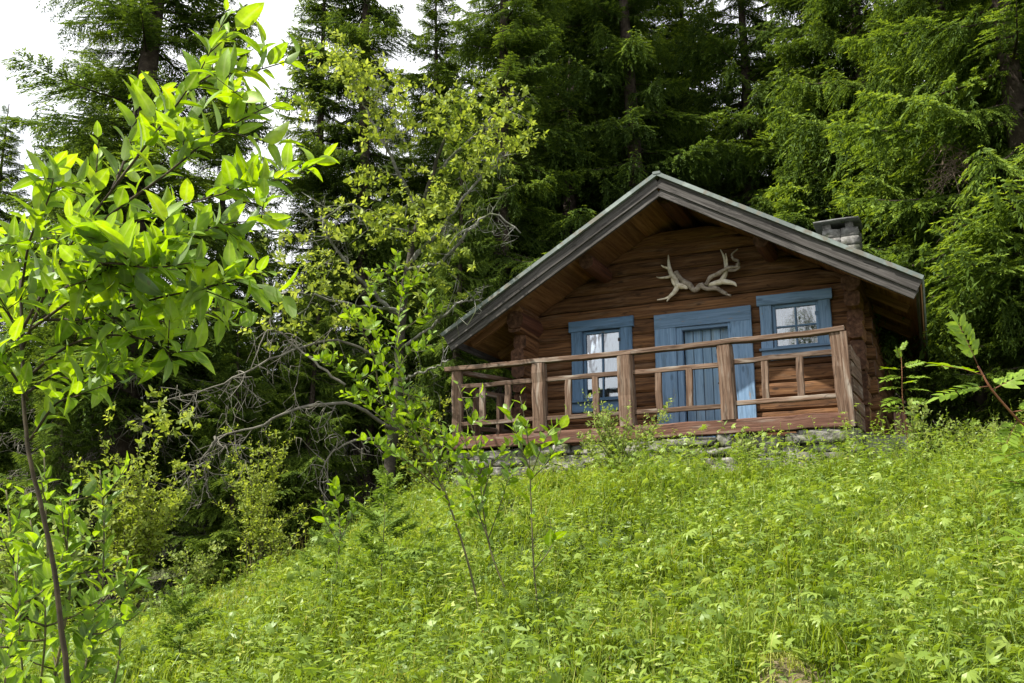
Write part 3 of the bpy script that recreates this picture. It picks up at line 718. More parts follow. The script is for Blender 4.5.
horn('driftwood', 'grey forked driftwood arm reaching up to the right from the middle of the gable', 'driftwood', M['driftwood'], [
    ([q(418, 352, .10), q(445, 305, .10), q(495, 282, .11), q(555, 248, .12), q(632, 240, .12)], .03, .016, .010),
    ([q(600, 250, .11), q(622, 208, .10), q(588, 190, .1), q(580, 160, .1), q(615, 128, .1)], .026, .010, .004), ([q(560, 262, .11), q(600, 262, .12), q(630, 246, .12)], .024, .014, 0)])

# stone block and leaning board by the right corner
def rough_box(name, label, cat, loc, size, rz, mat, tilt=0):
    a = Acc(); rockmesh(a, (0, 0, size[2] / 2), size, .018, 4); o = a.build(name, mat); o.location = loc; o.rotation_euler = (tilt, 0, rz); return tag(o, label, cat)
pb_ = at(887, 458, 11.75)
rough_box('stone_block', 'squared grey stone block in the grass beside the right corner of the porch', 'stone block', (pb_[0], pb_[1], pb_[2] - .12), (.58, .4, .36), -.25, M['stone'])
t = at(912, 445, 12.3)
br_ = thing('broken_board', 'reddish brown broken boards leaning in the shade right of the cabin corner', 'boards', (t[0], t[1], ground_z(t[0], t[1])), 0)
for dx, dy, wd, h, lean in ((-.1, 0, .17, .78, .1), (.09, .05, .17, .66, .22)):
    b = Wood(); b.beam((dx + .03, dy, -.05), (dx - lean * .2 + .03, dy + lean, h), wd * 1.25, .04, up=(0, -1, 0), seg=4, jit=.004, taper=.72, bev=.1); b.build('board', M['deck'], br_)
#@@VEG
# ------------------------------------------------------------------ spruces
def bough(n_side, droop, hang, lsz, seed, wide=.42):
    """one bough, 1 m long along +x: side sprays and hanging twigs set with needle sprays"""
    g = np.random.default_rng(seed); a = Acc()
    ax = lambda t: np.stack([t, np.sin(t * 3 + seed) * .03, -droop * t ** 1.3 + droop * .75 * t ** 3.2], -1)
    P, D, T, Sz = [], [], [], []
    ts = np.linspace(.10, .98, n_side)
    for t in ts:
        for sg in (-1, 1):
            if g.random() < .12: continue
            p = ax(np.array([t]))[0]; L = (wide * (1 - t) ** .7 * (.35 + .65 * min(1, t * 3)) + .06) * g.uniform(.65, 1.2)
            an = g.uniform(.75, 1.15); d = np.array([math.cos(an), sg * math.sin(an), g.normal(-.05, .12)])
            m = max(3, int(L / (lsz * .42))); u = (np.arange(m) + .6) / m
            hp = g.uniform(.2, .55) * hang
            pts = p + d * (u * L)[:, None] + np.array([0, 0, -1.]) * (hp * L * u ** 1.6)[:, None]
            for k in (-1, 1):
                dd = d + np.array([.25, 0, -hp * 1.2]) + np.cross([0, 0, 1], d) * (k * .75) + g.normal(0, .22, (m, 3))
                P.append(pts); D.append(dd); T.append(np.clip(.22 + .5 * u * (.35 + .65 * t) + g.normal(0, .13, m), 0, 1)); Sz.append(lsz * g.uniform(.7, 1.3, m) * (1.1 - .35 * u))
            if g.random() < .55 * min(1.3, hang):          # a hanging twig
                h = g.uniform(.06, .26) * hang; mm = max(3, int(h / (lsz * .36))); w_ = (np.arange(mm) + .5) / mm
                p0 = pts[int(m * g.uniform(.2, .95))]; pp = p0 + np.stack([.04 * w_, .02 * w_, -h * w_], -1) + g.normal(0, .006, (mm, 3))
                dd = np.array([.15, 0, -.75]) + g.normal(0, .6, (mm, 3))
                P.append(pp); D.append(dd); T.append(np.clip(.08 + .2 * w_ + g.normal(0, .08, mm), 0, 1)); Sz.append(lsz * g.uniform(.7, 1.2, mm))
    m = 12; u = np.linspace(.3, 1, m)
    for k in (-1, 1):
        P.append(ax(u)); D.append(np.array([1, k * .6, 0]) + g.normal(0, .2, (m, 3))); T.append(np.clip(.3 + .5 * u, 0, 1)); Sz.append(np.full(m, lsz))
    P = np.concatenate(P); D = np.concatenate(D); T = np.concatenate(T); Sz = np.concatenate(Sz)
    nr = np.array([0, 0, 1.]) + g.normal(0, .6, P.shape)
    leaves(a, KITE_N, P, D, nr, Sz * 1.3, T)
    return a.arrays(), ax
BOUGHS = [bough(30, dr, hg, .034, 20 + i) for i, (dr, hg) in enumerate(((.28, .8), (.42, 1.2), (.2, .6), (.5, 1.5), (.34, 1.0)))]
BOUGHS_LO = [bough(14, dr, hg, .085, 40 + i) for i, (dr, hg) in enumerate(((.3, 1.1), (.42, 1.3)))]
def twigs(n, seed):
    g = np.random.default_rng(seed); a = Acc()
    for i in range(n):
        t = g.uniform(.15, 1); p = np.array([t, 0, -.25 * t])
        L = g.uniform(.15, .45) * (1.15 - t); sg = g.choice([-1, 1]); an = g.uniform(.4, 1.2)
        d = np.array([math.cos(an), sg * math.sin(an), -g.uniform(.2, 1.4)])
        pts = spline([p, p + d * L * .5 + g.normal(0, .02, 3), p + d * L * np.array([.8, .8, 1.2]) + g.normal(0, .04, 3)], 4)
        tube(a, pts, np.linspace(.006, .002, 4), 3, cap=False)
        for k in range(3):
            b = pts[g.integers(1, 4)]; e = b + g.normal(0, 1, 3) * [.07, .07, .05] - [0, 0, .06]
            tube(a, [b, e], [.003, .0015], 3, cap=False)
    return a.arrays()
TWIGS = [twigs(16, 71), twigs(14, 72)]
def rotm(az, el, roll=0):
    ca, sa, ce, se, cr_, sr = math.cos(az), math.sin(az), math.cos(el), math.sin(el), math.cos(roll), math.sin(roll)
    Rx = np.array([[1, 0, 0], [0, cr_, -sr], [0, sr, cr_]]); Ry = np.array([[ce, 0, -se], [0, 1, 0], [se, 0, ce]]); Rz = np.array([[ca, -sa, 0], [sa, ca, 0], [0, 0, 1]])
    return Rz @ Ry @ Rx
def spruce_parts(h, Lmax, z0, seed, boughs=BOUGHS, per=5.2, step=.36, dead=True, tip=0., keep=.96):
    g = np.random.default_rng(seed); tr = Acc(); cr_ = Acc(); dd = Acc()
    bend = lambda z: np.array([.18 * math.sin(z * .22 + seed), .15 * math.cos(z * .27 + seed * 2), z])
    zs = np.linspace(-.3, h, 22); r0 = .0125 * h + .02 if h > 3 else .007 * h
    tube(tr, [bend(z) for z in zs], np.maximum(.012 if h > 3 else .0018, r0 * (1 - zs / h * .97) * (1 + .35 * np.exp(-np.maximum(zs, 0) * 2.2))), 10)
    z = z0
    while z < h - min(.25, h * .07):
        f = z / h; n = max(2, int(round(per + g.normal(0, .8)))); az0 = g.uniform(0, 6.28)
        st = step * (1.15 - .45 * f)
        for i in range(n):
            if g.random() > keep: continue
            low = np.clip((z - z0) / 2.5, .55, 1) if h > 3 else 1
            L = Lmax * low * (1 - f) ** .72 * g.uniform(.55, 1.15) + min(.18, h * .03)
            az = az0 + i * 6.28 / n + g.normal(0, .22); el = (-.18 + .62 * f ** 1.5) + g.normal(0, .10) + (.45 if h < 2 else 0)
            bs = BOUGHS_LO if (z > 11.5 and boughs is BOUGHS) else boughs; k = g.integers(len(bs)); arr, ax = bs[k]
            Mx = rotm(az, el, g.normal(0, .18)) * L; Mx = Mx @ np.diag([1, g.uniform(.8, 1.2), 1])
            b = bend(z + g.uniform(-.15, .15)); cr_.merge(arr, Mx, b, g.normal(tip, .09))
            if L > .5: tube(tr, ax(np.linspace(0, .9, 6)) @ Mx.T + b, np.linspace(.011 * L + .006, .003, 6), 4, cap=False)
        z += st
    if dead:
        z = .5
        while z < z0 + 2.2:
            for i in range(3):
                L = g.uniform(.7, 1.0) * Lmax * .72; az = g.uniform(0, 6.28); Mx = rotm(az, g.normal(-.12, .15)) * L
                b = bend(z); dd.merge(TWIGS[g.integers(2)], Mx, b)
                tube(dd, np.stack([np.linspace(0, 1, 6), np.zeros(6), -.25 * np.linspace(0, 1, 6)], -1) @ Mx.T + b, np.linspace(.016, .003, 6), 4, cap=False)
            z += .3
    return tr, cr_, dd
def spruce(name, label, h, Lmax, z0, seed, mat=None, group=None, **kw):
    tr, cr_, dd = spruce_parts(h, Lmax, z0, seed, **kw)
    r = thing(name, label, 'spruce', group=group)
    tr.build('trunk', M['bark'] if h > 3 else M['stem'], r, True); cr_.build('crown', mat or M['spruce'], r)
    if dd.n: dd.build('dead_branch', M['dead'], r)
    return r
protos = [spruce('spruce_tree', 'x', 17, 2.3, 2.0, 1, keep=.92), spruce('spruce_tree', 'x', 15, 2.6, 1.6, 2), spruce('spruce_tree', 'x', 18.5, 2.2, 2.2, 3, per=4.6, keep=.9),
          spruce('spruce_tree', 'x', 14, 2.7, .5, 4, per=4.8, tip=.10, dead=False)]
used = [False] * 4
# picture column, metres ahead, which kind, size, width, turn, label
trees = [
    (140, 17.0, 2, 1.00, 1.45, .3, 'tall loose spruce at the upper left, its bare trunk showing against the white sky'),
    (-12, 18.5, 0, .60, 1.2, 2.1, 'spruce cut by the left edge, shorter than the loose tall one beside it'),
    (58, 21.0, 0, .66, 1.3, 4.1, 'slim spruce top between the left edge and the tall loose spruce'),
    (262, 22.5, 0, .52, 1.0, 1.0, 'thin spruce behind the sunlit willow branch tips, sky on both sides of it'),
    (212, 19.0, 1, .84, .95, 5.5, 'broad dark spruce between the loose tall spruce and the narrow sky gap'),
    (312, 20.5, 0, .90, 1.0, 2.2, 'dark spruce behind the left side of the old leafy tree'),
    (95, 19.8, 1, .78, 1.1, 1.2, 'bushy dark spruce behind the left side of the large leafy sapling'),
    (655, 23.0, 1, 1.2, 1.1, .8, 'spruce far back, filling the gap straight over the cabin ridge'),
    (535, 22.5, 1, 1.2, 1.1, 4.8, 'spruce in the second row over the left roof slope'),
    (362, 20.0, 2, 1.0, .95, 5.0, 'dark spruce with straight trunk showing above the pale leafy old tree'),
    (438, 21.5, 0, .82, 1.0, .9, 'spruce right behind the pale leaf clusters of the old tree'),
    (503, 18.5, 0, .95, .95, 2.5, 'dense dark spruce just left of the cabin roof, nearest of the dark group'),
    (570, 20.5, 1, 1.2, .9, 3.3, 'dark spruce standing over the left slope of the cabin roof'),
    (632, 19.5, 0, 1.08, .95, .1, 'dark tall spruce straight behind the cabin ridge'),
    (690, 22.5, 2, .80, 1.0, 1.7, 'thin topped spruce right of the ridge with a sky gap beside it'),
    (752, 20.0, 1, 1.05, .95, 4.4, 'spruce with drooping boughs above the middle of the right roof slope'),
    (832, 19.0, 2, 1.0, 1.1, 2.9, 'spruce directly behind the stone chimney, trunk and sky gaps in its upper half'),
    (893, 18.0, 1, 1.15, .95, .6, 'spruce over the right eave between the chimney and the bright right hand trees'),
    (962, 16.2, 3, 1.1, .92, 1.9, 'bright green spruce right of the cabin with low boughs in the sun'),
    (1046, 13.8, 3, 1.2, 1.0, 3.7, 'nearest bright spruce, cut by the right edge of the photo'),
    (1010, 19.5, 1, 1.2, 1.0, 5.2, 'spruce standing behind the two bright spruces at the right'),
    (240, 15.8, 3, .36, 1.1, 2.0, 'low dark young spruce in the shade left of the old leafy tree'),
    (70, 15.5, 3, .40, 1.0, 3.0, 'low dark young spruce behind the foreground sapling at the left'),
    (318, 16.2, 3, .42, 1.0, .4, 'half grown spruce in the shade behind the dead lower branches of the old tree'),
    (455, 16.2, 1, .50, .8, 4.0, 'half grown spruce in the shade between the old leafy tree and the porch'),
    (None, (-10.2, -8.6), 1, .8, 1.0, 2.2, 'spruce standing behind the viewer, mirrored in the panes of the right window'),
    (None, (-13.0, -9.5), 0, .75, 1.0, .7, 'thinner spruce behind the viewer at the window reflection edge'),
]
for px, d, k, sc, wd, rz, lab in trees:
    x, d = d if px is None else ((px - 512) / 995.6 * d * 1.03, d); loc = (x, d, float(ground_z(x, d)) - .05); s3 = (sc * wd, sc * wd, sc)
    if not used[k]:
        o = protos[k]; used[k] = True; o.location = loc; o.rotation_euler = (0, 0, rz); o.scale = s3; o['label'] = lab
    else: o = dup(protos[k], loc, rz, s3, lab)
# the dark wood further back, one mass
fa = Acc(); ft = Acc()
far = [spruce_parts(12, 2.2, .6, 60 + i, BOUGHS_LO, 4.2, .5, False) for i in range(3)]
farr = [(f[0].arrays(), f[1].arrays()) for f in far]
g = np.random.default_rng(8)
for row_d, n, hs in ((25, 15, .86), (29, 16, .95), (34, 18, .95), (41, 20, 1.0)):
    for i in range(n):
        px = -260 + (i + g.uniform(.1, .9)) * 1560 / n; d = row_d + g.uniform(-1.5, 1.5); x = (px - 512) / 995.6 * d * 1.03
        sc = hs * g.uniform(.8, 1.15) * (.74 if px < 330 else 1.1)
        Mx = rotm(g.uniform(0, 6.28), 0) @ np.diag([sc * 1.1, sc * 1.1, sc]); t_, c_ = farr[g.integers(3)]
        off = (x, d, float(ground_z(x, d)) - .1)
        fa.merge(c_, Mx, off); ft.merge(t_, Mx, off)
fo = fa.build('distant_forest', M['mass']); tag(fo, 'dark mass of distant spruces filling the gaps behind the nearer trunks', 'forest', kind='stuff')
fo2 = ft.build('distant_forest_trunks', M['bark'], fo, True); tag(fo2, kind='stuff')

# ------------------------------------------------------------------ leafy trees, saplings, shrubs
def rooted(name, label, cat, px, d, group=None, py=None):
    x = (px - 512) / 995.6 * d * 1.02; return thing(name, label, cat, (x, d, float(ground_z(x, d))), group=group)
def local(pts, root):  # picture places with distance -> points relative to the root
    return np.array([at(*p) for p in pts]) - np.array(root.location)
def twig_leaves(acc, pts, size, n, tpl, g, spread=1.0, start=.1, up=.25, tintm=.5, tipsmall=.5):
    """leaves set alternately along a twig"""
    sp = spline(pts, max(8, n)); d = unit(np.gradient(sp, axis=0)); u = np.linspace(start, 1, n)
    idx = np.clip((u * (len(sp) - 1)).astype(int), 0, len(sp) - 1)
    P = sp[idx]; D = d[idx]; ph = np.arange(n) * 2.4 + g.uniform(0, 6)
    ref = unit(np.cross(D, [0.1, .2, 1.])); ref2 = np.cross(D, ref)
    out = np.cos(ph)[:, None] * ref + np.sin(ph)[:, None] * ref2
    dd = D * g.uniform(.35, .9, (n, 1)) + out * spread + np.array([0, 0, up]) + g.normal(0, .25, (n, 3))
    nr = D * .7 + np.array([0, 0, .8]) + g.normal(0, .62, (n, 3)) - out * .2
    sz = size * g.uniform(.45, 1.18, n) * (1 - tipsmall * np.clip((u - .8) / .2, 0, 1))
    tt = np.clip(g.normal(tintm, .24, n), 0, 1); odd = g.random(n) < .4; pp = P + dd * size * .06
    alt = LEAF_CURL if tpl is LEAF_BIG else tpl
    leaves(acc, tpl, pp[~odd], dd[~odd], nr[~odd], sz[~odd], tt[~odd]); leaves(acc, alt, pp[odd], dd[odd], nr[odd], sz[odd], tt[odd])

# the big foreground sapling with large leaves
g = np.random.default_rng(3)
wi = thing('willow_sapling', 'large leafy sapling with big bright leaves at the left, nearest to the viewer', 'sapling', (-.88, 1.95, float(ground_z(-.88, 1.95))))
st_ = Acc(); lf = Acc()
def W(px, py, d): return at(px, py, d) - np.array(wi.location)
stem = [np.array([0, 0, -.05]), W(86, 860, 1.95), W(68, 683, 1.95), W(57, 590, 1.95), W(45, 520, 1.95), W(30, 460, 1.95), W(24, 405, 1.96), W(22, 340, 1.97), W(20, 280, 1.99)]
sp = spline(stem, 40) + g.normal(0, .0007, (40, 3)); tube(st_, sp, np.linspace(.0062, .003, 40), 7)
limbs = [ # picture places along each limb
    [(22, 350, 1.97), (60, 262, 1.95), (112, 190, 1.9), (150, 140, 1.86), (180, 100, 1.83), (205, 62, 1.8), (226, 14, 1.78)],
    [(112, 190, 1.9), (160, 128, 1.9), (205, 78, 1.92), (250, 72, 1.95), (318, 52, 2.0)],
    [(60, 262, 1.95), (110, 215, 1.85), (165, 175, 1.8), (210, 138, 1.78), (245, 118, 1.78), (290, 96, 1.8)],
    [(40, 320, 1.96), (95, 318, 1.9), (150, 300, 1.82), (205, 288, 1.76), (265, 272, 1.72)],
    [(22, 330, 1.97), (70, 250, 2.05), (130, 222, 2.1), (200, 200, 2.12), (262, 184, 2.15), (305, 172, 2.2)],
    [(24, 380, 1.96), (70, 345, 1.9), (115, 335, 1.85), (160, 345, 1.8), (172, 362, 1.8)],
    [(20, 300, 1.98), (30, 240, 1.9), (48, 200, 1.85), (56, 165, 1.82)],
    [(18, 330, 1.97), (-10, 280, 1.9), (-25, 230, 1.85)],
    [(60, 262, 1.95), (80, 225, 2.05), (95, 180, 2.1), (98, 140, 2.1)],
    [(112, 190, 1.9), (128, 150, 1.95), (135, 108, 2.0), (138, 80, 2.0)],
    [(95, 318, 1.9), (140, 270, 1.95), (185, 240, 2.0), (238, 222, 2.05), (285, 228, 2.1)],
    [(28, 400, 1.96), (10, 370, 1.9), (-8, 352, 1.86)], [(30, 440, 1.95), (55, 405, 1.9), (80, 395, 1.86)],
    [(40, 320, 1.96), (90, 280, 1.8), (140, 252, 1.72), (180, 232, 1.7)],
    [(22, 350, 1.97), (8, 300, 2.1), (12, 250, 2.15), (30, 215, 2.2)],
    [(30, 330, 1.9), (70, 300, 1.8), (105, 270, 1.76), (130, 240, 1.74)],
    [(60, 330, 1.94), (110, 318, 2.02), (150, 322, 2.06), (190, 318, 2.1), (225, 306, 2.1)], [(50, 300, 1.95), (100, 265, 1.74), (150, 268, 1.68), (196, 262, 1.66)],
    [(24, 395, 1.96), (60, 372, 2.04), (100, 368, 2.08), (138, 372, 2.1)],
    [(20, 290, 1.96), (50, 275, 2.1), (95, 250, 2.15), (150, 235, 2.2)],
]
for li, lb in enumerate(limbs):
    p = np.array([W(*q_) for q_ in lb]); sp = spline(p, 16); tube(st_, sp, np.linspace(.0034, .0010, 16), 5)
    L = np.linalg.norm(np.diff(sp, axis=0), axis=1).sum(); n = int(L / (.016 if li in (1, 4) else .022 if li in (0, 2, 8, 9) else .0145)) + 5
    twig_leaves(lf, sp, .064, n, LEAF_BIG, g, .62, .12, .35, .58, .35)
    for k in range(int(L / (.16 if li in (0, 1, 8, 9) else .10 if li in (2, 4) else .062))):
        t = g.uniform(.2, .95); b = sp[int(t * 15)]; e = b + unit(g.normal(0, 1, 3) * [1, .8, .8] + [.2, 0, .35]) * g.uniform(.05, .12)
        tube(st_, [b, e], [.0013, .0008], 4); twig_leaves(lf, np.array([b, e]), .066, 6, LEAF_BIG, g, .75, .35, .3, .6, .3)
st_.build('stem', M['stem_mid'], wi, True); lf.build('foliage', M['willow'], wi, True)

def sapling(name, label, cat, px, d, shoots, leafsize, dens, mat, tpl=LEAF_MID, r0=.009, seed=1, smat='stem', side=0, sidelen=(.06, .16), up=.5, group=None):
    """shoots: picture-place polylines; the first starts at the ground"""
    g = np.random.default_rng(seed); r = rooted(name, label, cat, px, d, group); a, l = Acc(), Acc()
    for i, (sh, bare) in enumerate(shoots):
        p = local(sh, r)
        if i == 0: p[0] = (0, 0, -.04)
        sp = spline(p, 22); k = 1 if i == 0 else .6; tube(a, sp, np.linspace(r0 * k, .0018, 22), 6)
        L = np.linalg.norm(np.diff(sp, axis=0), axis=1).sum() * (1 - bare)
        twig_leaves(l, sp, leafsize, max(5, int(L * dens * 1.5)), tpl, g, .9, bare * .62, up)
        for s in range(int(side * L * 1.6)):
            b = sp[int(g.uniform(bare * .62, .97) * 21)]; e = b + unit(g.normal(0, 1, 3) * [1, 1, .5] + [0, 0, .55]) * g.uniform(*sidelen)
            tube(a, spline([b, (b + e) / 2 + [0, 0, -.01], e], 5), np.linspace(.0025, .001, 5), 4); twig_leaves(l, np.array([b, e]), leafsize * .9, 7, tpl, g, .8, .2, up)
    a.build('stem', M[smat], r, True); l.build('foliage', M[mat], r, True); return r
sapling('willow_shoots', 'low bushy clump of upright leafy shoots at the lower left around the thin trunk', 'sapling', 40, 2.6, [
    ([(60, 800, 2.6), (62, 640, 2.55), (66, 560, 2.5), (72, 478, 2.45)], .3), ([(50, 760, 2.6), (95, 640, 2.5), (104, 540, 2.5), (100, 470, 2.5)], .25),
    ([(30, 760, 2.6), (20, 640, 2.5), (14, 560, 2.5), (6, 490, 2.5)], .2), ([(30, 760, 2.6), (45, 640, 2.3), (40, 570, 2.3), (30, 520, 2.3)], .2),
    ([(60, 780, 2.6), (112, 690, 2.5), (122, 610, 2.5), (128, 556, 2.55)], .3), ([(30, 760, 2.6), (-15, 660, 2.4), (-22, 560, 2.4)], .2),
    ([(50, 780, 2.6), (80, 690, 2.3), (88, 640, 2.3), (84, 600, 2.3)], .2), ([(20, 780, 2.6), (5, 700, 2.2), (12, 640, 2.2), (20, 600, 2.2)], .2),
    ([(60, 800, 2.6), (60, 700, 2.7), (50, 620, 2.8), (44, 450, 2.8)], .3)], .056, 52, 'willow', LEAF_BIG, .0045, 21, 'stem', 7, (.05, .15))
sapling('leaning_sapling', 'slender sapling leaning left in front of the old tree, leafy at its top', 'sapling', 492, 5.2, [
    ([(492, 625, 5.2), (470, 570, 5.15), (445, 495, 5.1), (415, 440, 5.1), (372, 395, 5.1), (345, 372, 5.1), (310, 356, 5.1)], .38),
    ([(420, 445, 5.1), (405, 400, 5.05), (398, 350, 5.0), (402, 300, 5.0), (425, 262, 5.0)], .1), ([(400, 425, 5.1), (385, 370, 5.15), (372, 320, 5.2), (368, 270, 5.2)], .15),
    ([(380, 400, 5.1), (372, 350, 5.0), (355, 322, 4.95), (345, 312, 4.95)], .1), ([(403, 330, 5.0), (425, 315, 5.0), (440, 308, 5.0)], .2),
    ([(440, 490, 5.1), (405, 460, 5.0), (375, 445, 5.0), (352, 432, 5.0)], .3), ([(450, 505, 5.1), (432, 450, 5.05), (430, 405, 5.0)], .35), ([(398, 370, 5.0), (412, 350, 4.95), (432, 345, 4.9)], .1),
    ([(402, 300, 5.0), (395, 275, 5.0), (398, 250, 5.0)], .2), ([(415, 440, 5.1), (385, 420, 5.2), (360, 400, 5.25), (340, 392, 5.25)], .2)], .062, 50, 'sapling', LEAF_MID, .0065, 5, 'stem', 6, (.06, .18))
sapling('upright_sapling', 'straight thin sapling with a leaf tuft in front of the porch, left of the window', 'sapling', 541, 5.4, [
    ([(541, 640, 5.4), (534, 570, 5.4), (531, 500, 5.4), (528, 440, 5.4), (520, 396, 5.4)], .62), ([(530, 470, 5.4), (515, 430, 5.35), (508, 410, 5.35)], .3),
    ([(531, 480, 5.4), (552, 455, 5.4), (566, 412, 5.4)], .4), ([(531, 475, 5.4), (545, 440, 5.3), (556, 425, 5.3)], .3), ([(534, 570, 5.4), (552, 545, 5.4), (550, 520, 5.4)], .6)],
    .10, 30, 'sapling', LEAF_MID, .0065, 7, 'stem', 1.2, (.06, .12))
sapling('young_sapling', 'small sapling with leafy forked stems below the left porch corner', 'sapling', 520, 6.0, [
    ([(515, 615, 6.0), (492, 555, 6.0), (482, 500, 6.0), (478, 450, 6.0), (458, 385, 6.0)], .5), ([(490, 545, 6.0), (470, 490, 5.95), (455, 455, 5.9), (440, 430, 5.9)], .3),
    ([(488, 540, 6.0), (505, 490, 6.0), (512, 455, 6.0)], .3), ([(482, 500, 6.0), (495, 460, 6.0), (520, 440, 6.1)], .3), ([(480, 470, 6.0), (462, 440, 6.0), (448, 425, 6.0)], .2)],
    .085, 30, 'sapling', LEAF_MID, .007, 9, 'stem', 5, (.08, .2))
sapling('leafy_sprout', 'small pale leafy sprout on the grass edge below the dark old trunk', 'sapling', 338, 6.6, [
    ([(345, 590, 6.6), (340, 540, 6.6), (336, 500, 6.6), (333, 484, 6.6)], .35), ([(340, 540, 6.6), (352, 515, 6.6), (355, 492, 6.6)], .4), ([(340, 545, 6.6), (325, 520, 6.6), (322, 508, 6.6)], .4)], .10, 34, 'sapling', LEAF_MID, .006, 13)
def shrub(name, label, px, d, w_, h, nst, mat, leaf, seed, tpl=LEAF_MID, dens=30, cat='shrub', bare=.2, smat='stem', group=None, drop=0):
    g = np.random.default_rng(seed); r = rooted(name, label, cat, px, d, group); a, l = Acc(), Acc()
    for i in range(nst):
        an = g.uniform(0, 6.28); e = np.array([math.cos(an) * w_ * g.uniform(.1, 1), math.sin(an) * w_ * .8 * g.uniform(.1, 1), h * g.uniform(.5, 1)])
        sp = spline([np.array([0, 0, -.03]) + g.normal(0, .03, 3) * [1, 1, 0], e * [.4, .4, .55] + g.normal(0, .04, 3), e], 12); tube(a, sp, np.linspace(.007, .0015, 12), 5)
        L = np.linalg.norm(np.diff(sp, axis=0), axis=1).sum(); twig_leaves(l, sp, leaf * 1.25, max(4, int(L * dens * 1.3)), tpl, g, .9, bare, .3, .55)
        for s in range(int(L * 11)):
            b = sp[int(g.uniform(bare, .98) * 11)]; q_ = b + unit(g.normal(0, 1, 3) * [1, 1, .6] + [0, 0, .4]) * g.uniform(.08, .22)
            tube(a, [b, q_], [.002, .001], 4); twig_leaves(l, np.array([b, q_]), leaf * 1.15, 7, tpl, g, .8, .15, .3, .6)
    a.build('stem', M[smat], r, True); l.build('foliage', M[mat], r, True); return r
shrub('porch_shrub', 'yellowish green shrub growing in front of the porch below the left window', 618, 10.6, .62, 1.0, 22, 'pale', .042, 31, bare=.25)
shrub('porch_shrub', 'small pale shrub in front of the porch below the blue door', 740, 10.5, .20, .62, 8, 'pale', .05, 32)
shrub('porch_shrub', 'low weedy shrub against the stones below the right half of the railing', 690, 10.9, .25, .35, 7, 'pale', .05, 33)
shrub('weed_clump', 'pale nettle like weed clump right of the grey stone block', 975, 10.9, .7, .55, 22, 'pale', .05, 34)
shrub('weed_clump', 'narrow tall weed just right of the stone block by the cabin corner', 912, 10.9, .14, .8, 6, 'pale', .05, 35)
shrub('understory_shrub', 'pale leaved shrub in the dark wood edge left of the dead branches', 150, 11.5, .95, 2.3, 28, 'oldleaf', .055, 36, dens=24, bare=.25)
shrub('understory_shrub', 'low pale shrub at the wood edge under the dead branches', 205, 12.2, .5, .8, 14, 'pale', .05, 37, dens=24)
shrub('understory_shrub', 'small thin shrub at the grass edge in front of the dark trunks', 290, 12.4, .5, .65, 9, 'oldleaf', .05, 38, dens=16)
shrub('understory_shrub', 'tall thin leafy undergrowth among the dead branches left of the old tree', 268, 13.6, .9, 2.3, 16, 'oldleaf', .05, 61, dens=16, bare=.3)
shrub('understory_shrub', 'thin pale undergrowth between the old tree trunk and the porch corner', 428, 14.4, .6, 1.7, 12, 'oldleaf', .05, 62, dens=16, bare=.3)
shrub('understory_shrub', 'light shrub behind the leafy shoots at the lower left corner', 60, 8.5, .8, 1.5, 24, 'pale', .06, 39, dens=22)

# rowan leaves are compound: paired leaflets along a stalk
def compound(acc, base, d, nrm, L, g, tint):
    d = unit(d); side = unit(np.cross(d, nrm)); up = np.cross(side, d); P, D, Nn = [], [], []
    for i in range(7):
        t = .22 + .78 * i / 6.5; c = base + d * L * t - np.array([0, 0, .16 * L * t * t])
        for sg in (-1, 1): P.append(c); D.append(side * sg + d * .55 + up * .1 + g.normal(0, .08, 3)); Nn.append(up + g.normal(0, .15, 3))
    P.append(base + d * L - np.array([0, 0, .16 * L])); D.append(d - [0, 0, .25]); Nn.append(up)
    leaves(acc, LEAF_ROW, np.array(P), np.array(D), np.array(Nn), L * .36, np.clip(g.normal(tint, .1, len(P)), 0, 1))
    return np.array([base, base + d * L * .5 - [0, 0, .04 * L], base + d * L - [0, 0, .16 * L]])
LEAF_ROW = leaf_template(3, .44, .2, .15, .72)
def rowan(name, label, px, d, stems, fronds, L, seed, r0=.006):
    g = np.random.default_rng(seed); r = rooted(name, label, 'rowan sapling', px, d); a, l = Acc(), Acc()
    for i, s_ in enumerate(stems):
        p = local(s_, r)
        if i == 0: p[0] = (0, 0, -.03)
        tube(a, spline(p, 16), np.linspace(r0, .0025, 16), 6)
    for (px_, py_, dd_, dx, dz, dy, k) in fronds:
        pts = compound(l, at(px_, py_, dd_) - np.array(r.location), np.array([dx, dy, dz]), np.array([.15 * -dx, -.45, 1.]) + g.normal(0, .2, 3), L * k, g, .55)
        tube(a, spline(pts, 5), np.linspace(.0015, .0008, 5), 4)
    a.build('stem', M['stem_red'], r, True); l.build('foliage', M['rowan'], r, True)
rowan('rowan_sapling', 'rowan sprig with large feathery leaves reaching in from the right edge', 1075, 2.9, [
    [(1075, 900, 2.9), (1068, 560, 2.9), (1045, 450, 2.9), (1018, 420, 2.88), (992, 390, 2.85), (978, 366, 2.85)]],
    [(978, 366, 2.85, -.35, 1.0, -.1, 1.0), (985, 376, 2.85, -1.0, .35, -.2, .95), (990, 386, 2.85, -1, -.05, .1, .9), (992, 390, 2.85, .9, .5, .1, 1.0), (1010, 412, 2.87, 1, .15, -.3, 1.0),
     (1018, 420, 2.88, -.6, -.5, -.5, .7), (1045, 450, 2.9, -.8, .0, -.3, 1.0), (1040, 440, 2.9, .3, .8, .2, 1.0), (1062, 540, 2.9, -1, .2, -.2, 1.0), (1060, 500, 2.9, -.7, .5, .3, 1.0),
     (1064, 520, 2.9, .6, .6, -.4, 1.0), (1062, 480, 2.9, -1, .0, .3, 1)], .155, 51)
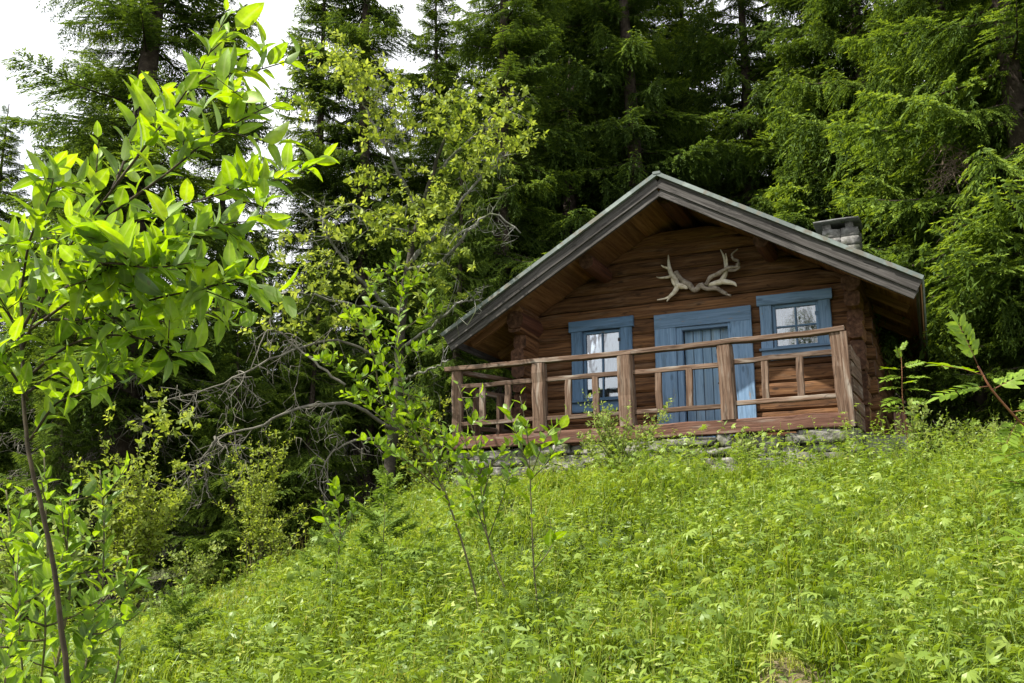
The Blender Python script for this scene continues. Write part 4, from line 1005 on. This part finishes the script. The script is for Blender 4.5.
rowan('rowan_sapling', 'small pale rowan seedling standing before the dark right side of the cabin', 903, 11.2, [
    [(903, 440, 11.2), (903, 405, 11.2), (902, 372, 11.2), (901, 352, 11.2)]],
    [(901, 352, 11.2, .45, 1, 0, .55), (901, 360, 11.2, -.3, .9, -.2, .6), (902, 368, 11.2, 1, .45, -.2, .9), (902, 370, 11.2, -1, .2, -.2, .9), (902, 376, 11.2, -1, -.1, -.3, 1.0), (902, 378, 11.2, 1, .15, -.3, 1),
     (903, 390, 11.2, 1, .1, -.2, 1.0), (903, 388, 11.2, -1, .05, -.3, 1.0), (903, 398, 11.2, -.9, -.15, -.3, 1), (903, 402, 11.2, .9, .1, -.4, .9), (903, 384, 11.2, .2, .1, -1, .8), (903, 410, 11.2, -1, .1, -.2, .8)], .24, 52, .008)

# spruce seedlings in the meadow
BOUGH_S = [bough(8, .12, .25, .16, 90, .4), bough(7, .05, .2, .17, 91, .35)]
def seedling(label, px, d, h, L, seed):
    r = spruce('spruce_seedling', label, h, L, .1, seed, M['seedling'], boughs=BOUGH_S, per=5, step=h * .12, dead=False, tip=.15)
    x = (px - 512) / 995.6 * d * 1.02; r.location = (x, d, float(ground_z(x, d))); return r
seedling('knee high spruce seedling in the meadow with a shaded hollow at its foot', 372, 6.4, .85, .40, 101)
seedling('smaller spruce seedling on the grass left of the knee high one', 316, 7.4, .75, .38, 102)
seedling('tiny spruce seedling low in the grass at the bottom left of the meadow', 180, 6.0, .46, .3, 103)

# the old lichen-covered tree with pale leaves
g = np.random.default_rng(17)
ot = rooted('old_tree', 'old crooked tree with lichen grey limbs and pale green leaf clusters, left of the cabin', 'leafy tree', 388, 14.0)
tk, lf, dl = Acc(), Acc(), Acc()
def limb(acc, pts, r0, r1, fork=0, flen=.4, down=0.):
    p = local(pts, ot); sp = spline(p, 24) + g.normal(0, .012, (24, 3)); tube(acc, sp, np.linspace(r0, r1, 24), 7)
    for k in range(fork):
        t = g.uniform(.25, 1); b = sp[int(t * 23)]; e = b + unit(g.normal(0, 1, 3) * [1, .7, .8] + [0, 0, .25 - down]) * flen * g.uniform(.4, 1.2)
        m_ = (b + e) / 2 + g.normal(0, .05, 3); s2 = spline([b, m_, e], 8); tube(acc, s2, np.linspace(max(.008, r1 * .8), .003, 8), 5, cap=False)
        for kk in range(3):
            c = s2[g.integers(2, 8)]; tube(acc, spline([c, c + g.normal(0, .07, 3) - [0, 0, .03 * (1 + 4 * down)], c + g.normal(0, .11, 3) - [0, 0, .08 * (1 + 3 * down)]], 4), [.005, .0035, .003, .002], 4, cap=False)
    return sp
lm = Acc()
tp = [(388, 520, 14.0), (392, 450, 14.0), (398, 380, 14.0), (402, 320, 14.0), (408, 265, 14.0), (420, 215, 14.0), (432, 175, 14.0), (448, 130, 14.0)]
p = local(tp, ot); p[0] = (0, 0, -.1); tube(tk, spline(p, 30) + g.normal(0, .012, (30, 3)), np.linspace(.09, .02, 30), 10)
for pts, a0, a1, nf in (([(408, 265, 14), (445, 225, 13.8), (470, 190, 13.6), (505, 150, 13.5)], .05, .012, 8), ([(420, 215, 14), (395, 165, 13.8), (372, 120, 13.7), (350, 75, 13.6)], .045, .01, 8),
        ([(402, 320, 14), (360, 280, 13.6), (330, 240, 13.4), (318, 205, 13.3)], .045, .012, 8), ([(432, 175, 14), (470, 140, 14), (500, 110, 14), (520, 95, 14)], .035, .01, 8),
        ([(408, 270, 14), (440, 262, 13.5), (470, 230, 13.2), (492, 214, 13.0), (520, 232, 13.0)], .04, .012, 8), ([(415, 235, 14), (385, 225, 13.7), (350, 205, 13.4), (318, 222, 13.2), (300, 205, 13.2)], .04, .010, 8),
        ([(400, 350, 14), (440, 320, 13.2), (462, 302, 13.0), (480, 300, 12.9)], .035, .01, 5), ([(398, 380, 14), (425, 372, 13.2), (448, 360, 12.9)], .03, .012, 3), ([(404, 310, 14), (352, 305, 13.4), (300, 292, 13), (262, 296, 12.8)], .035, .01, 7)):
    limb(lm, pts, a0 * .75, a1 * .8, int(nf * 1.5), .5)
lm.build('limb', M['lichen_bark'], ot, True)
tk.build('trunk', M['old_bark'], ot, True)
for pts, a0, a1, nf in (([(392, 430, 14), (350, 404, 13.2), (300, 408, 12.9), (255, 428, 12.7), (215, 440, 12.6), (180, 490, 12.5)], .026, .007, 18), ([(398, 370, 14), (340, 340, 13.2), (290, 352, 12.9), (245, 372, 12.7), (200, 392, 12.6), (150, 402, 12.5)], .020, .006, 18),
        ([(345, 385, 13), (300, 350, 12.9), (270, 330, 12.8), (250, 370, 12.7)], .018, .006, 10), ([(215, 438, 12.6), (205, 465, 12.6), (210, 500, 12.6)], .02, .006, 8), ([(392, 440, 14), (360, 440, 13.3), (330, 455, 13), (318, 490, 13)], .022, .006, 10)):
    limb(dl, pts, a0, a1, nf, .45, .5)
dl.build('dead_limb', M['dead'], ot, True)
for (cx, cy, rx, ry, n, d) in ((505, 118, 34, 32, 46, 13.6), (452, 112, 36, 30, 46, 13.7), (412, 120, 22, 25, 18, 13.8), (480, 160, 44, 26, 50, 13.4), (360, 75, 34, 30, 40, 13.6), (338, 60, 24, 20, 20, 13.6), (392, 92, 26, 26, 22, 13.7),
        (372, 130, 28, 26, 26, 13.6), (520, 140, 22, 18, 16, 13.5), (440, 205, 40, 20, 26, 13.3), (405, 215, 40, 24, 34, 13.2), (345, 230, 46, 24, 34, 13.2), (300, 255, 40, 30, 26, 13.1), (430, 240, 40, 22, 22, 13.2),
        (330, 285, 50, 26, 26, 13.0), (270, 320, 44, 26, 18, 12.9), (370, 180, 26, 24, 16, 13.5), (440, 290, 36, 24, 16, 13.2), (300, 110, 20, 26, 10, 13.5), (150, 420, 44, 22, 22, 12.3), (330, 330, 40, 24, 14, 13)):
    for k in range(int(n * 1.15)):
        b = at(cx + g.normal(0, rx * .5), cy + g.normal(0, ry * .5), d + g.normal(0, .35)) - np.array(ot.location)
        e = b + unit(g.normal(0, 1, 3) * [1, 1, .5] + [0, 0, .25]) * g.uniform(.12, .3)
        twig_leaves(lf, np.array([b, e]), .088, 11, LEAF_MID, g, .9, .1, .2, .55 + g.normal(0, .15))
        tube(lf, [b, e], [.003, .002], 3, .1, False)
lf.build('crown', M['oldleaf'], ot, True)

# ------------------------------------------------------------------ meadow: grass, herbs (nobody could count them)
g = np.random.default_rng(42)
def scatter(n, y0, y1, near=1.0):
    """points over the slope, denser close by, none under the cabin or on the bare patch"""
    y = y0 + (y1 - y0) * g.random(n * 2) ** near; hw = .62 * y + 1.2
    x = (g.random(n * 2) * 2 - 1) * hw
    # cabin footprint
    dx, dy = x - CO.x, y - CO.y
    cx = dx * math.cos(YAW) - dy * math.sin(YAW); cv = dx * math.sin(YAW) + dy * math.cos(YAW)
    ok = ~((cx > -5.2) & (cx < .12) & (cv > .02))
    ok &= (((x - 1.14) / .13) ** 2 + ((y - 4.50) / .20) ** 2 > 1 - .5 * g.random(n * 2) ** 2) & (((x - 1.11) / .13) ** 2 + ((y - 4.2) / .35) ** 2 > 1 - .5 * g.random(n * 2))
    ok &= (y < 12.9) | (g.random(n * 2) < .12)
    x, y = x[ok][:n], y[ok][:n]
    return np.stack([x, y, ground_z(x, y)], -1)
def clump(P):
    x, y = P[:, 0], P[:, 1]; w_ = .35 * np.sin(y * 1.7 + 1.1 * np.sin(x * 1.3))
    a_ = np.sin((x + w_) * 5.1 + .9) * np.cos((y * 1.1 - .5 * x) * 4.3) + .7 * np.sin((x * .6 + y) * 8.7 + 2) * np.cos((x - .4 * y) * 7.9)
    b_ = np.sin(x * 1.9 - 1.2 * y + .7) * np.cos(y * 1.6 + .8 * x)
    return np.clip(.5 + .30 * a_ + .28 * b_, 0, 1)
def patch(P, s, k): return .5 + .5 * np.clip(hsh(P[:, 0], P[:, 1], s, k) + .6 * hsh(P[:, 0] + .3 * P[:, 1], P[:, 1], s * 2.3, k + 1), -1, 1)
def blades(acc, P, H, Wd, tint, lean):
    n = len(P); an = g.random(n) * 6.283; d = np.stack([np.cos(an), np.sin(an), np.zeros(n)], -1); s_ = np.stack([-np.sin(an), np.cos(an), np.zeros(n)], -1)
    Lx = (lean * H)[:, None] * d; up = np.array([0, 0, 1.])
    v = np.stack([P - s_ * Wd[:, None] / 2, P + s_ * Wd[:, None] / 2,
                  P + Lx * .32 + up * (H * .55)[:, None] + s_ * Wd[:, None] * .42, P + Lx * .32 + up * (H * .55)[:, None] - s_ * Wd[:, None] * .42,
                  P + Lx + up * (H * (1 - .35 * lean))[:, None]], 1)
    b = np.arange(n) * 5
    tt = np.stack([tint - .34, tint - .34, tint - .04, tint - .04, tint + .10], 1)  # blade feet tinted darker: shade low in the grass, put into the colour
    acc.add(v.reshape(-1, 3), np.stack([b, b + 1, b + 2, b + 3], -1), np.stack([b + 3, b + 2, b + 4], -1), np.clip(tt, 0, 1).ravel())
ga = Acc()
def near_cabin(P):
    dx, dy = P[:, 0] - CO.x, P[:, 1] - CO.y; cx = dx * math.cos(YAW) - dy * math.sin(YAW); cv = dx * math.sin(YAW) + dy * math.cos(YAW)
    return np.where((cx > -1.7) & (cx < .9) & (cv > -.8), .32, np.where((cx > -5.6) & (cx < -1.7) & (cv > -.9), 1.45, 1.0))
P = scatter(165000, 2.2, 13.6, .85); c1 = clump(P); p2 = patch(P, .8, 9); n = len(P); left = np.clip((-1.0 - P[:, 0]) / 2.5, 0, 1) * np.clip((P[:, 1] - 5) / 4, 0, 1)
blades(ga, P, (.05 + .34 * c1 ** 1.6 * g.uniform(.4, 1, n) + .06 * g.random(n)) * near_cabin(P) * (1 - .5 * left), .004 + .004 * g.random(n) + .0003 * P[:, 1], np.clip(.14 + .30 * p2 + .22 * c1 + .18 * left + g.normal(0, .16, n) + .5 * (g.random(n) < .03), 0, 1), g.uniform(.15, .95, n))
P = scatter(2600, 2.6, 13.4, .9); blades(ga, P, g.uniform(.25, .55, len(P)) * near_cabin(P), g.uniform(.002, .0035, len(P)), g.uniform(.6, 1, len(P)), g.uniform(.1, .6, len(P)))
sp_, sq_ = grid(.86, 1.42, 16, 4.1, 5.0, 22, .006); a = Acc(); rr_ = ((sp_[:, 0] - 1.14) / .24) ** 2 + ((sp_[:, 1] - 4.50) / .30) ** 2
sp_[:, 2] += .05 * np.exp(-rr_ * 1.5) - .06 * np.clip(rr_ - .7, 0, 1) + g.normal(0, .004, len(sp_)); a.add(sp_, sq_)
tag(a.build('bare_ground', M['soil'], None, True), kind='structure')
P = np.stack([g.normal(1.14, .12, 500), g.normal(4.50, .15, 500), np.zeros(500)], -1); P[:, 2] = ground_z(P[:, 0], P[:, 1]) + .03
blades(ga, P, g.uniform(.03, .09, 500), g.uniform(.003, .005, 500), g.uniform(.8, 1, 500), g.uniform(.5, 1, 500))
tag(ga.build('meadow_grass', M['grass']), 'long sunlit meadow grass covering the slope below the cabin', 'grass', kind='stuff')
ha = Acc()
def stalks(P, H, r=.0022):
    pass
def lobed(P, k, H0, H1, s0, s1, spread, tone):
    """plants with lobed leaves on stalks"""
    c = np.repeat(P, k, 0); n = len(c); off = g.normal(0, spread, (n, 3)) * [1, 1, 0]
    H = np.repeat(g.uniform(H0, H1, len(P)) * (.5 + .7 * clump(P)) * near_cabin(P), k) * g.uniform(.45, 1.1, n)
    tip = c + off + np.stack([np.zeros(n), np.zeros(n), H], -1); tip[:, 2] += ground_z(tip[:, 0], tip[:, 1]) - c[:, 2]
    dr = off * 6 + g.normal(0, .6, (n, 3)) * [1, 1, .3]
    h2 = n // 2
    nn_ = np.array([0, 0, 1.]) + off * 3 + g.normal(0, .5, (n, 3)); ss_ = g.uniform(s0, s1, n); tt_ = np.clip(np.repeat(g.normal(tone - .06, .13, len(P)), k) + g.normal(0, .12, n), 0, .8)
    leaves(ha, PALM2, tip[:h2], dr[:h2], nn_[:h2], ss_[:h2], tt_[:h2]); leaves(ha, PALM, tip[h2:], dr[h2:], nn_[h2:], ss_[h2:] * .8, tt_[h2:])
    sd_ = unit(g.normal(0, 1, (n, 3)) * [1, 1, 0]) * .002
    b = np.arange(n) * 4; ha.add(np.stack([c - sd_, c + sd_, tip + sd_ * .6, tip - sd_ * .6], 1).reshape(-1, 3), np.stack([b, b + 1, b + 2, b + 3], -1), None, .3)
P = scatter(4200, 2.6, 12.8, .95); P = P[clump(P) + g.normal(0, .15, len(P)) > .52]; lobed(P[::2], 6, .14, .46, .05, .12, .10, .42)
P = scatter(1500, 2.6, 7.5, .9); P = P[(P[:, 0] > -.2) & (clump(P) + g.normal(0, .2, len(P)) > .42)]; lobed(P[::2], 7, .16, .44, .08, .16, .12, .5)
P = scatter(700, 2.6, 10.5, .9); P = P[(P[:, 0] > .9) & (clump(P) + g.normal(0, .2, len(P)) > .5)]; lobed(P, 9, .30, .62, .07, .14, .13, .52)
P = scatter(260, 4.0, 8.5, .9); P = P[(P[:, 0] < .3) & (clump(P) > .55)]; lobed(P, 10, .28, .5, .06, .12, .14, .35)
# leafy upright forbs
P = scatter(10500, 2.6, 13.2, .95); lf_ = np.clip((-1.2 - P[:, 0]) / 2, 0, 1) * np.clip((P[:, 1] - 5.5) / 3, 0, 1); P = P[clump(P) * .6 + patch(P, 1.4, 7) * .5 + .12 * (P[:, 0] > 2.2) - .35 * lf_ + g.normal(0, .2, len(P)) > .5]; m = 16
H = g.uniform(.12, .5, len(P)) * (.4 + .95 * clump(P)) * near_cabin(P) * np.where(P[:, 0] > 2.6, 1.25, 1) * np.where(P[:, 0] < -1.6, .7, 1); u = np.linspace(.15, 1, m); lean = g.normal(0, .16, (len(P), 3)) * [1, 1, 0]
c = P[:, None] + lean[:, None] * (u ** 2)[None, :, None] * H[:, None, None] * 2 + np.array([0, 0, 1.]) * (u[None] * H[:, None])[..., None]
ph = np.arange(m) * 2.4 + g.random((len(P), 1)) * 6.28; dr = np.stack([np.cos(ph), np.sin(ph), np.full_like(ph, .25)], -1) + g.normal(0, .3, c.shape)
q3 = len(P) // 3; base_t = np.clip(g.normal(.42, .2, len(P)), 0, 1)
for sl, tpl, sz in ((slice(0, q3), KITE, 1.0), (slice(q3, 2 * q3), KITE_N, 1.5), (slice(2 * q3, None), LEAF_SM, .9)):
    cc = c[sl].reshape(-1, 3); leaves(ha, tpl, cc, dr[sl].reshape(-1, 3), np.array([0, 0, 1.]) + g.normal(0, .4, cc.shape), (g.uniform(.03, .085, (len(P), 1)) * sz * (1.15 - .6 * u))[sl].ravel(), np.clip(np.repeat(base_t[sl], m) + g.normal(0, .1, len(cc)), 0, 1))
t_ = c[:, -1]; sd_ = unit(g.normal(0, 1, (len(P), 3)) * [1, 1, 0]) * .002; b = np.arange(len(P)) * 4
ha.add(np.stack([P - sd_, P + sd_, t_ + sd_ * .6, t_ - sd_ * .6], 1).reshape(-1, 3), np.stack([b, b + 1, b + 2, b + 3], -1), None, .3)
# feathery fronds (umbellifers and ferns)
P = scatter(1500, 2.8, 12.5, .95); P = P[patch(P, 1.0, 21) + g.normal(0, .2, len(P)) > .55]
for p in P:
    sc_f = g.uniform(.14, .34); an = g.random() * 6.28
    for kf in range(3):
        d_ = np.array([math.cos(an + kf * 2.1), math.sin(an + kf * 2.1), g.uniform(.5, 1.3)]); u_ = np.linspace(.25, 1, 9)
        ax_ = p + unit(d_) * (u_ * sc_f)[:, None] - np.array([0, 0, 1.]) * (.35 * sc_f * u_ ** 2.4)[:, None]
        sdv = unit(np.cross(d_, [0, 0, 1.]))
        for sg in (-1, 1): leaves(ha, KITE_N, ax_, sdv * sg + unit(d_) * .6 + g.normal(0, .1, (9, 3)), np.array([0, 0, 1.]) + g.normal(0, .15, (9, 3)), sc_f * .42 * (1.1 - u_), np.clip(g.normal(.5, .12, 9), 0, 1))
# low small leaves everywhere
P = scatter(50000, 2.2, 14.5, .85); n = len(P); P[:, 2] += g.uniform(.01, .16, n) * (.3 + .9 * clump(P))
leaves(ha, KITE, P, g.normal(0, 1, (n, 3)) * [1, 1, .4], np.array([0, 0, 1.]) + g.normal(0, .45, (n, 3)), g.uniform(.022, .055, n), np.clip(.12 + .4 * patch(P, 1.0, 15) + .15 * clump(P) + g.normal(0, .15, n), 0, 1))
tag(ha.build('wild_herbs', M['herb']), 'leafy wild herbs and weeds growing through the meadow grass', 'herbs', kind='stuff')

# a withered grey brown bough hanging on the bright spruce right of the cabin
tr_ = [o for o in C.objects if o.get('label', '').startswith('bright green spruce right')][0]
bpy.context.view_layer.update()
inv = np.array(tr_.matrix_world.inverted())
g = np.random.default_rng(77); wb = Acc()
for (pts) in ([(985, 170, 14.6), (960, 150, 14.2), (940, 142, 14.0)], [(985, 175, 14.6), (958, 172, 14.2), (935, 185, 14.0)], [(985, 180, 14.6), (965, 205, 14.2), (948, 240, 14.1)],
              [(985, 182, 14.6), (975, 230, 14.3), (968, 290, 14.2)], [(990, 180, 14.6), (962, 160, 14.3), (945, 165, 14.1)], [(985, 190, 14.6), (968, 240, 14.3), (955, 275, 14.2)]):
    sp = spline([at(*p_) for p_ in pts], 12)
    for bundle in [sp] + [spline([sp[k], sp[k] + g.normal(0, .1, 3) - [.06, 0, .08], sp[k] + g.normal(0, .14, 3) - [.12, 0, .3 * g.random()]], 5) for k in g.integers(2, 12, 22)]:
        l_ = bundle @ inv[:3, :3].T + inv[:3, 3]; tube(wb, l_, np.linspace(.008, .0035, len(l_)), 4, cap=False)
wo_ = wb.build('withered_bough', M['withered'], tr_); wo_['label'] = 'withered grey brown bough'
